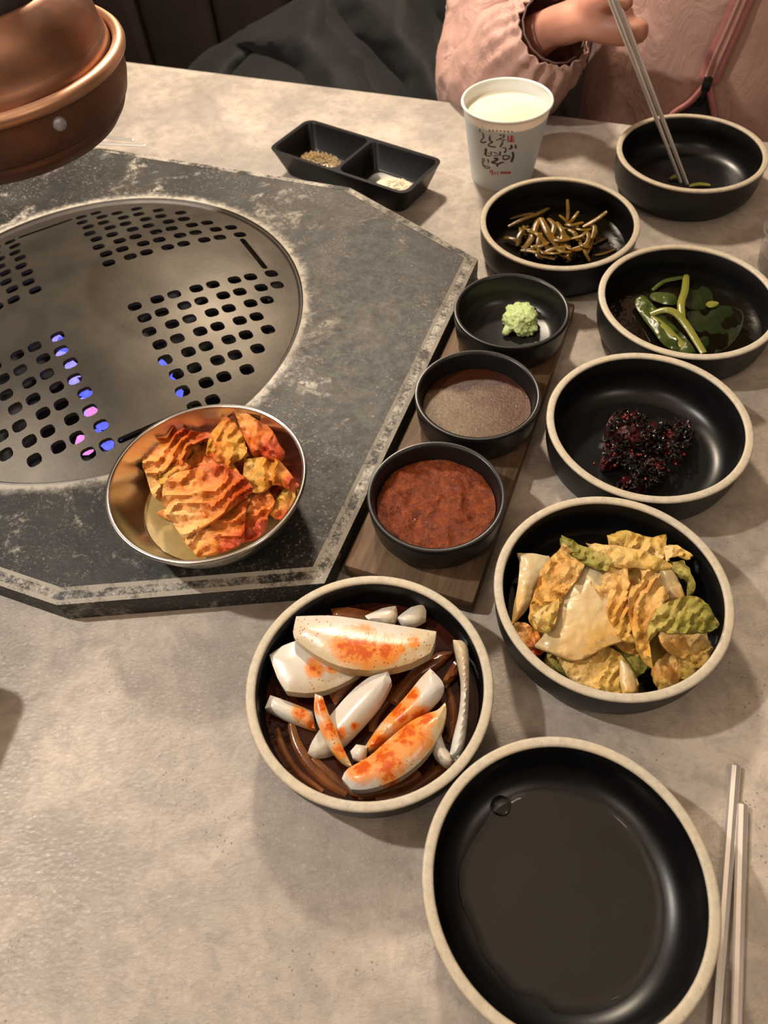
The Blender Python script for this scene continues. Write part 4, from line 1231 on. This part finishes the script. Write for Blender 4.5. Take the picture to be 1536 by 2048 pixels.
grains('pepper_oil', U(638, 322, 0.006), 0.026, 0.017, 240, 0.0006, 0.0015, M['pepper'], 0.0046, 'ground black pepper and oil in the left compartment', 'seasoning', TA, 0)
grains('seasoned_salt', U(792, 372, 0.006), 0.022, 0.015, 240, 0.0005, 0.0011, M['salt'], 0.0046, 'small heap of coarse pale salt in the right compartment', 'salt', TA, 0)

# ------------------------------------------------------------------ paper cup
CC = Vector((0.1496, 0.7020, 0))
RT, RBm, HCp = 0.0408, 0.0300, 0.0735
cp = empty('paper_cup', CC, 'white printed paper cup of pale drink by the table edge', 'cup')
vs, fs = lathe([(0, 0.004), (0.0285, 0.004), (0.0288, 0.0), (RBm, 0.0), (RBm + 0.0002, 0.0005), (RT, HCp - 0.002), (RT - 0.0006, HCp - 0.002), (RBm - 0.0008, 0.0052), (0, 0.0052)], 72)
mk('wall', vs, fs, M['cup'], cp, 40)
vs, fs = lathe([(RT + 0.0004 + 0.0014 * math.cos(a), HCp - 0.0014 + 0.0014 * math.sin(a)) for a in [k * math.pi / 5 for k in range(10)]], 72, closed=True)
mk('rolled_lip', vs, fs, M['cup'], cp, 80)
disc('pale_drink', CC, 0.0388, 0.0625, M['rice_water'], 'cloudy pale yellow drink inside the paper cup', 'drink', th=0.01, amp=0.0002)


def oncup(x, y):                          # survey pixel of the print -> the cup's wall
    px, py = 945 + x / 14.63, 235 + y / 14.63
    d = ray(px, py)
    o = Vector((0, 0, H)) - CC
    k = (RT - RBm) / HCp
    # (ox+t dx)^2+(oy+t dy)^2 = (RBm + k (oz+t dz) + eps)^2
    r0 = RBm + 0.00025 + k * o.z
    a = d.x ** 2 + d.y ** 2 - (k * d.z) ** 2
    b = 2 * (o.x * d.x + o.y * d.y - r0 * k * d.z)
    c = o.x ** 2 + o.y ** 2 - r0 ** 2
    t = (-b - math.sqrt(max(b * b - 4 * a * c, 0))) / (2 * a)
    return o + d * t


def stroke(name, pts, w0, w1, mat):
    P = catmull([(x, y, 0) for x, y in pts], 4, False)
    N = len(P)
    vs, fs = [], []
    for i, p in enumerate(P):
        t = (P[min(i + 1, N - 1)] - P[max(i - 1, 0)]).normalized()
        nrm = Vector((-t.y, t.x, 0))
        w = (w0 + (w1 - w0) * i / (N - 1)) / 2
        if i in (0, N - 1):
            w *= 0.55
        vs += [oncup(p.x + nrm.x * w, p.y + nrm.y * w), oncup(p.x - nrm.x * w, p.y - nrm.y * w)]
    fs = [(2 * i, 2 * i + 1, 2 * i + 3, 2 * i + 2) for i in range(N - 1)]
    return vs, fs


def printed(name, strokes, mat, label):
    VS, FS = [], []
    for pts, a, b in strokes:
        v, f = stroke(name, pts, a, b, mat)
        k = len(VS)
        VS += v
        FS += [tuple(i + k for i in q) for q in f]
    o = mk(name, VS, FS, mat, cp, 60)
    o['label'] = label


printed('lettering', [
    ([(255, 170), (310, 260), (365, 360)], 40, 75), ([(195, 360), (240, 385)], 95, 85), ([(230, 420), (310, 490), (330, 580), (260, 660), (250, 715), (320, 735), (400, 700)], 34, 48),
    ([(325, 490), (340, 600)], 70, 70),
    ([(545, 520), (505, 600), (520, 680), (600, 715)], 85, 45), ([(600, 720), (500, 770), (460, 815), (560, 855), (690, 865)], 40, 45),
    ([(790, 520), (920, 520), (900, 580), (790, 630), (690, 670)], 50, 40), ([(830, 650), (990, 650)], 30, 26), ([(865, 660), (870, 750), (800, 875)], 70, 46), ([(830, 770), (890, 790)], 40, 40),
    ([(860, 885), (960, 890), (975, 960), (930, 1040)], 22, 60),
    ([(1150, 800), (1130, 850), (1160, 880), (1060, 930)], 66, 50), ([(1255, 790), (1270, 910)], 70, 60),
    ([(395, 900), (385, 1000), (375, 1110)], 80, 78), ([(440, 1040), (520, 1060)], 24, 22), ([(540, 990), (555, 1100)], 40, 40), ([(380, 1120), (560, 1120)], 36, 30),
    ([(600, 1010), (680, 1040), (740, 1060)], 30, 26), ([(600, 1120), (720, 1120), (790, 1080)], 26, 30), ([(815, 990), (800, 1060), (825, 1130)], 58, 40),
    ([(620, 1200), (740, 1210), (680, 1270), (560, 1310), (650, 1340), (760, 1370)], 66, 44), ([(720, 1440), (740, 1370), (830, 1330), (930, 1305)], 70, 40),
    ([(910, 1100), (895, 1180), (930, 1230), (1050, 1200), (1085, 1140), (1000, 1120), (920, 1110)], 50, 34), ([(1165, 1000), (1195, 1110), (1170, 1210), (1135, 1310)], 70, 74),
], M['ink'], 'brown brush-style Korean lettering')
printed('seal_print', [([(1015, 545 + i * 28), (1225, 540 + i * 28)], 34, 34) for i in range(7)], M['ink_red'], 'small red square seal')
printed('small_print', [([(480 + i * 46, 350 + i * 3 + (12 if i % 2 else 0)), (500 + i * 46, 400 + i * 2 - (10 if i % 3 else 0)), (520 + i * 46, 380 + i * 2)], 32, 34) for i in range(16)], M['ink'], 'tiny line of brown print above the lettering')
printed('red_print', [([(500, 1560), (560, 1550), (575, 1680)], 34, 30), ([(500, 1560), (530, 1640)], 30, 30), ([(590, 1540), (590, 1700)], 28, 24), ([(640, 1590), (650, 1660), (700, 1600)], 26, 26), ([(740, 1560), (740, 1700)], 28, 24)] +
        [([(820 + i * 44, 1590 + (12 if i % 2 else 0)), (838 + i * 44, 1650), (850 + i * 44, 1570)], 26, 24) for i in range(7)], M['ink_red'], 'short line of red print below the lettering')
printed('emblem', [([(260, 1230), (330, 1200), (350, 1270), (290, 1260), (340, 1340)], 26, 26), ([(420, 1230), (470, 1260), (450, 1350)], 44, 30), ([(270, 1290), (310, 1400), (360, 1460), (440, 1490), (510, 1470), (450, 1430), (380, 1420), (330, 1380)], 32, 26)], M['ink'], 'small olive brown emblem at lower left of the lettering')

# ------------------------------------------------------------------ steel chopsticks


def chopstick(name, a, b, label, group, w0=0.0030, w1=0.0021, flat=0.62):
    d = b - a
    path = [a + d * t for t in (0, 0.003, 0.25, 0.5, 0.75, 0.997, 1)]
    rad = [w0 * 0.8] + [w0 + (w1 - w0) * t for t in (0.003, 0.25, 0.5, 0.75, 0.997)] + [w1 * 0.7]
    vs, fs = sweep(path, rad, 8, flat)
    o = mk(name, vs, fs, M['steel_dull'], None, 28, origin=(a + b) / 2)
    return tag(o, label, 'chopstick', group)


def along(p, q, L):
    return p + (q - p).normalized() * L


a, b = U(1471, 1530, 0.0022), U(1432, 2048, 0.0022)
chopstick('steel_chopstick', a, along(a, b, 0.225), 'steel chopstick lying next to the nearest bowl, the one touching its shadow', 'chopsticks at the right')
a, b = U(1485, 1608, 0.0022), U(1473, 2048, 0.0022)
chopstick('steel_chopstick', a, along(a, b, 0.225), 'outer steel chopstick by the right edge, its end nearer the camera', 'chopsticks at the right')
t1, t2 = U(1362, 366, 0.009), U(1375, 369, 0.009)
g1, g2 = V(1229, 20, 0.385), V(1242, 20, 0.385)
chopstick('steel_chopstick', along(t1, g1, 0.225), t1, 'steel chopstick in the diner\'s hand, left one of the crossing pair', 'chopsticks in hand', 0.0027, 0.0016, 1.0)
chopstick('steel_chopstick', along(t2, g2, 0.225), t2, 'steel chopstick in the diner\'s hand, right one of the pair', 'chopsticks in hand', 0.0027, 0.0016, 1.0)
a, b = U(291, 291, 0.0255), U(200, 287, 0.0255)
chopstick('steel_chopstick', along(a, b, 0.22), a, 'pale steel chopstick resting on the surround behind the hood, nearer one', 'chopsticks behind the hood', 0.003, 0.002)
a, b = U(268, 281, 0.0245), U(200, 272, 0.0245)
chopstick('steel_chopstick', along(a, b, 0.22), a, 'pale steel chopstick behind the hood, farther one', 'chopsticks behind the hood', 0.003, 0.002)

# ------------------------------------------------------------------ clear dish at the right edge, unseen tablet added at left to throw a shadow
gl = empty('clear_cup', T(0.5335, 0.2530, 0), 'clear plastic cup cut off by the right edge beside the seaweed bowl', 'cup')
vs, fs = lathe([(0, 0.001), (0.024, 0.0), (0.027, 0.002), (0.0325, 0.034), (0.0335, 0.036), (0.0325, 0.037), (0.0312, 0.035), (0.0258, 0.003), (0, 0.0025)], 48)
mk('wall', vs, fs, M['glass'], gl, 50)
disc('red_drink', gl.location, 0.0285, 0.018, liquid('dark_red_drink', (0.10, 0.025, 0.02), 0.1), 'dark red liquid low in the clear plastic cup', 'drink', th=0.012)

L2 = Vector((-0.77, 0.42, 1.0))
S0 = U(62, 1390, 0)
zt = 0.075
cn = S0 + (L2 - S0) * (zt / L2.z)         # the corner that throws the shadow seen on the table
e1 = (U(0, 1374, 0) - U(48, 1384, 0)).normalized()
e2 = (U(0, 1560, 0) - U(58, 1420, 0)).normalized()
tbk = empty('shadow_tablet', Vector(((cn + e1 * 0.09 + e2 * 0.07).x, (cn + e1 * 0.09 + e2 * 0.07).y, 0)), 'dark tablet shape on a low stand, added out of frame to cast a round-cornered shadow', 'tablet')  # unseen object added only to cast the shadow on the table
og = tbk.location
co = cn - og - Vector((0, 0, zt))


def tabpt(a, b, zz):
    return Vector((co.x, co.y, 0)) + e1 * a + e2 * b + Vector((0, 0, zz))


ro = rrect(0.18, 0.14, 0.012, 5)
vs, fs = loft([[tabpt(x + 0.09, y + 0.07, zz) for x, y in ro] for zz in (zt - 0.009, zt)])
mk('casing', vs, fs, M['plastic_black'], tbk, 35)
ro = rrect(0.168, 0.128, 0.008, 5)
vs, fs = loft([[tabpt(x + 0.09, y + 0.07, zz) for x, y in ro] for zz in (zt, zt + 0.0006)])
mk('screen', vs, fs, M['screen'], tbk, 35)
vs, fs = lathe([(0, 0), (0.05, 0), (0.05, 0.004), (0.012, 0.008), (0.010, zt - 0.009), (0, zt - 0.009)], 32)
mk('stand', [v + tabpt(0.10, 0.07, 0) for v in vs], fs, M['plastic_black'], tbk, 40)

# ------------------------------------------------------------------ black padded jacket on the bench
pj = empty('padded_jacket', T(0.06, 0.66, -0.32), 'black padded jacket bundled on the bench beside the diner', 'jacket')


def PJ(x, y, d):                          # upright, leaning survey plane for the bundle
    return V(x, y, 0.70 - (y - 100) / 1500 - d)


for k, (ol, bl, dd) in enumerate([
        ([(830, -60), (960, -60), (960, 90), (885, 60)], 0.040, 0.00),
        ([(648, -60), (835, -60), (885, 58), (930, 85), (930, 300), (830, 300), (803, 190), (748, 122), (688, 55)], 0.060, 0.00),
        ([(470, 80), (500, 60), (560, 25), (622, -15), (650, -10), (683, 53), (746, 121), (800, 188), (830, 300), (640, 300), (575, 150), (520, 112)], 0.055, 0.015),
        ([(370, 145), (430, 102), (468, 80), (500, 105), (480, 150), (470, 260), (370, 260)], 0.030, 0.00),
        ([(455, 170), (485, 125), (520, 112), (560, 120), (650, 180), (660, 270), (460, 270)], 0.035, 0.03)]):
    piece('quilt_panel', ol, dd, 0.05, M['nylon'], mp=PJ, bulge=bl, ruf=(0.010, 70), pleat=None, step=13, seed=k + 200, parent=pj, down=EY, smooth=4, thin=0.8)

# ------------------------------------------------------------------ diner in the pink jacket
XC, YC = 0.452, 0.625
pn = empty('person', T(XC, YC, -0.32), 'diner in a pink zipped windbreaker holding steel chopsticks over the far bowl', 'person')
pi = Matrix.Translation(-T(XC, YC, -0.32))

# body: one skinned figure
J = []
E_ = []


def joint(p, r, parent=None):
    J.append((p, r))
    if parent is not None:
        E_.append((parent, len(J) - 1))
    return len(J) - 1


pel = joint(T(XC, YC + 0.02, -0.22), 0.105)
bel = joint(T(XC, YC + 0.02, -0.08), 0.085, pel)
che = joint(T(XC, YC + 0.02, 0.10), 0.10, bel)
nk0 = joint(T(XC, YC + 0.02, 0.25), 0.055, che)
nk1 = joint(T(XC, YC + 0.01, 0.31), 0.045, nk0)
hd0 = joint(T(XC, YC - 0.02, 0.38), 0.072, nk1)
hd1 = joint(T(XC, YC - 0.02, 0.47), 0.080, hd0)
for s in (-1, 1):
    hp = joint(T(XC + s * 0.085, YC - 0.05, -0.235), 0.075, pel)
    kn = joint(T(XC + s * 0.095, YC - 0.38, -0.245), 0.050, hp)
    an_ = joint(T(XC + s * 0.095, YC - 0.36, -0.64), 0.034, kn)
    joint(T(XC + s * 0.095, YC - 0.48, -0.715), 0.030, an_)
# other arm rests in the lap
sh = joint(T(XC + 0.135, YC + 0.02, 0.20), 0.048, che)
el = joint(T(XC + 0.19, YC - 0.02, -0.05), 0.036, sh)
wr = joint(T(XC + 0.12, YC - 0.15, -0.13), 0.024, el)
joint(T(XC + 0.06, YC - 0.19, -0.135), 0.026, wr)
# chopstick arm
sh = joint(T(XC - 0.135, YC + 0.02, 0.20), 0.045, che)
el = joint(V(968, 150, 0.525), 0.034, sh)
wr = joint(V(1100, 52, 0.44), 0.023, el)
pm = joint(V(1150, 36, 0.426), 0.030, wr)
th0 = joint(V(1188, 58, 0.414), 0.0215, pm)
th1 = joint(V(1240, 66, 0.405), 0.0138, th0)
joint(V(1300, 62, 0.400), 0.0108, th1)
k1 = joint(V(1196, 6, 0.418), 0.0200, pm)
i1 = joint(V(1226, -14, 0.398), 0.0095, k1)
i2 = joint(V(1250, -2, 0.388), 0.0080, i1)
joint(V(1262, 22, 0.386), 0.0070, i2)
m1 = joint(V(1222, 14, 0.418), 0.0095, k1)
m2 = joint(V(1250, 16, 0.410), 0.0085, m1)
joint(V(1262, 38, 0.404), 0.0070, m2)
k2 = joint(V(1188, 30, 0.440), 0.0150, pm)
r1 = joint(V(1222, 34, 0.436), 0.0090, k2)
joint(V(1236, 52, 0.425), 0.0075, r1)
p1 = joint(V(1208, 52, 0.446), 0.0080, k2)
joint(V(1222, 66, 0.436), 0.0068, p1)
me = bpy.data.meshes.new('body')
me.from_pydata([tuple(pi @ p) for p, r in J], E_, [])
me.materials.append(M['skin'])
body = bpy.data.objects.new('body', me)
COL.objects.link(body)
body.parent = pn
body.modifiers.new('skin', 'SKIN')
sl = me.skin_vertices[0].data if len(me.skin_vertices) else None
if sl is None:
    bm = bmesh.new()
    bm.from_mesh(me)
    bm.verts.layers.skin.verify()
    bm.to_mesh(me)
    bm.free()
    sl = me.skin_vertices[0].data
for i, (p, r) in enumerate(J):
    sl[i].radius = (r, r)
    sl[i].use_root = (i == 0)
body.modifiers['skin'].use_smooth_shade = True
body.modifiers['skin'].branch_smoothing = 1.0
sb = body.modifiers.new('smooth', 'SUBSURF')
sb.levels = 1
sb.render_levels = 1
rm = body.modifiers.new('fuse', 'REMESH')
rm.mode = 'VOXEL'
rm.voxel_size = 0.0035
rm.use_smooth_shade = True
sm_ = body.modifiers.new('relax', 'SMOOTH')
sm_.factor = 0.5
sm_.iterations = 5

# hair cap
bm = bmesh.new()
bmesh.ops.create_icosphere(bm, subdivisions=4, radius=1)
for v in bm.verts:
    p = v.co
    k = 1 + 0.05 * noise.noise(p * 4)
    v.co = Vector((p.x * 0.098 * k, p.y * 0.108 * k, p.z * 0.115 * k))
bmesh.ops.delete(bm, geom=[v for v in bm.verts if v.co.z < -0.035 and v.co.y < 0.03 or v.co.z < -0.09], context='VERTS')
hc = T(XC, YC + 0.002, 0.455)
R_ = Matrix.Rotation(TH, 3, 'Z')
vs = [pi @ (hc + R_ @ v.co) for v in bm.verts]
bm.verts.index_update()
fs = [tuple(v.index for v in f.verts) for f in bm.faces]
bm.free()
mk('hair', vs, fs, M['hair'], pn, 70)


# jacket torso: boxy loft with creases
def sup(t, a, b, e=2.6):
    c, s = math.cos(t), math.sin(t)
    return (a * math.copysign(abs(c) ** (2 / e), c), b * math.copysign(abs(s) ** (2 / e), s))


NS = 72
prof = [(-0.27, 0.150, 0.100), (-0.24, 0.160, 0.112), (-0.18, 0.166, 0.118), (-0.12, 0.165, 0.116), (-0.07, 0.162, 0.112), (-0.03, 0.160, 0.109), (0.01, 0.158, 0.106), (0.05, 0.157, 0.104), (0.09, 0.158, 0.103), (0.13, 0.160, 0.102), (0.17, 0.162, 0.101), (0.205, 0.155, 0.097), (0.235, 0.120, 0.088), (0.258, 0.080, 0.075), (0.285, 0.066, 0.066), (0.31, 0.062, 0.062)]
rows = []
PZ = []
for i in range(len(prof) - 1):
    for k in range(3):
        t = k / 3
        PZ.append(tuple(prof[i][j] * (1 - t) + prof[i + 1][j] * t for j in range(3)))
PZ.append(prof[-1])


def crease(p):
    q = Vector((p.x * 9, p.y * 9, p.z * 13))
    return 0.006 * noise.noise(q) + 0.0035 * noise.noise(Vector((p.x * 26 + p.z * 14, p.y * 26, p.z * 20))) + 0.004 * (1 - abs(noise.noise(Vector((p.x * 12 + p.z * 10, p.y * 10, p.z * 9 + 5)))) * 2)


def torso_pt(t, zz, a, b):
    x, y = sup(t, a, b)
    p = Vector((x, y, zz))
    n_ = Vector((x / a, y / b, 0)).normalized()
    return T(XC + x, YC + y, zz) + (EX * n_.x + EY * n_.y) * crease(p)


for zz, a, b in PZ:
    rows.append([pi @ torso_pt(2 * math.pi * k / NS, zz, a, b) for k in range(NS)])
vs, fs = loft(rows, False, False)
jk = mk('jacket_body', vs, fs, M['pink'], pn, 80)
jk['label'] = 'pink nylon windbreaker'


def sleeve(path, rads, name='jacket_sleeve', seg=96, gather=True, n=16):
    P = catmull([tuple(p) for p in path], n, False)
    Rr = [v.x for v in catmull([(r, 0, 0) for r in rads], n, False)]
    N = len(P)

    def wob(t, a):
        base = 1 + 0.10 * noise.noise(Vector((t * 7, math.cos(a) * 1.6, math.sin(a) * 1.6))) + 0.06 * (1 - 2 * abs(noise.noise(Vector((t * 15, math.cos(a) * 2.6, math.sin(a) * 2.6))))) + 0.025 * noise.noise(Vector((t * 40, math.cos(a) * 6, math.sin(a) * 6)))
        g = max(0, (t - 0.70) / 0.30)
        return base + (0.06 * g * math.sin(a * 19 + 2 * noise.noise(Vector((t * 6, a, 0)))) if gather else 0)
    vs, fs = sweep(P, Rr, seg, 1.0, cap=False, wob=wob)
    o = mk(name, [pi @ v for v in vs], fs, M['pink'], pn, 80)
    o.modifiers.new('shell', 'SOLIDIFY').thickness = 0.002
    return P[-1], (P[-1] - P[-2]).normalized()


end, tdir = sleeve([T(XC - 0.12, YC + 0.02, 0.215), V(1030, -60, 0.60), V(985, 60, 0.555), V(978, 158, 0.520), V(1030, 135, 0.475), V(1080, 92, 0.448), V(1108, 58, 0.436)], [0.055, 0.056, 0.055, 0.056, 0.058, 0.050, 0.036])
sleeve([T(XC + 0.12, YC + 0.02, 0.215), T(XC + 0.185, YC + 0.01, 0.08), T(XC + 0.195, YC - 0.02, -0.05), T(XC + 0.15, YC - 0.11, -0.11), T(XC + 0.115, YC - 0.16, -0.13)], [0.055, 0.055, 0.055, 0.050, 0.036])
# elastic cuff
u = (Vector((0, 0, 1)) - tdir * tdir.z).normalized()
w_ = tdir.cross(u)
rg = []
for k in range(48):
    a = 2 * math.pi * k / 48
    rg.append(end + (w_ * math.cos(a) + u * math.sin(a)) * (0.0330 + 0.0005 * math.sin(a * 15)))
rg.append(rg[0])
vs, fs = sweep(rg, [0.0010] * 49, 8, cap=False)
o = mk('cuff_elastic', [pi @ v for v in vs], fs, M['pink_dark'], pn, 80)

# zip: tape, two tracks, slider, opening with dark shirt


def front(px, py, lift=0.0):              # point on the jacket's front under a survey pixel
    yl = YC - 0.104
    for _ in range(12):
        p = V(px, py, yl)
        q = p - GC
        xl, zz = q.dot(EX) - XC, p.z
        a, b = np.interp(zz, [r[0] for r in prof], [r[1] for r in prof]), np.interp(zz, [r[0] for r in prof], [r[2] for r in prof])
        yy = -b * max(0.0, 1 - min(1, abs(xl) / a) ** 2.6) ** (1 / 2.6)
        yl = YC + yy - 0.006 - lift
    return V(px, py, yl)


zp = [(1560, -230), (1520, -110), (1496, -30), (1476, 20), (1450, 80), (1430, 125), (1416, 162)]
P = [front(x, y, 0.003) for x, y in zp]
vs, fs = sweep(catmull(P, 4, False), [0.0105] * 25, 8, 0.30, up=-EY)
mk('zip_tape', [pi @ v for v in vs], fs, M['pink_tape'], pn, 60)
for s in (-1, 1):
    P = [front(x + s * 6.5, y, 0.0062) for x, y in zp]
    vs, fs = sweep(catmull(P, 4, False), [0.0017] * 25, 6)
    mk('zip_track', [pi @ v for v in vs], fs, M['pink'], pn, 60)
sp = front(1414, 168, 0.006)
vs, fs = boxm(-0.0048, 0.0048, -0.003, 0.003, -0.0075, 0.0075, 0.0015)
sl_ = mk('zip_slider', [pi @ (sp + R_ @ v) for v in vs], fs, M['zip'], pn, 40)
sp2 = front(1406, 190, 0.008)
vs, fs = boxm(-0.0022, 0.0022, -0.0012, 0.0012, -0.011, 0.006, 0.001)
mk('zip_pull', [pi @ (sp2 + R_ @ v) for v in vs], fs, M['zip'], sl_, 40)
piece('shirt_gap', [(1412, 172), (1422, 200), (1428, 330), (1290, 330), (1345, 232), (1385, 200)], 0.0035, 0.004, M['shirt'], mp=lambda x, y, d: front(x, y, d), parent=pn, down=EY, step=14, smooth=0)
for ol in ([(1411, 170), (1380, 205), (1335, 240), (1290, 330)], [(1416, 170), (1424, 205), (1430, 250), (1430, 330)]):
    vs, fs = sweep(catmull([front(x, y, 0.005) for x, y in ol], 4, False), [0.0035] * 13, 8)
    mk('jacket_edge', [pi @ v for v in vs], fs, M['pink_tape'], pn, 60)
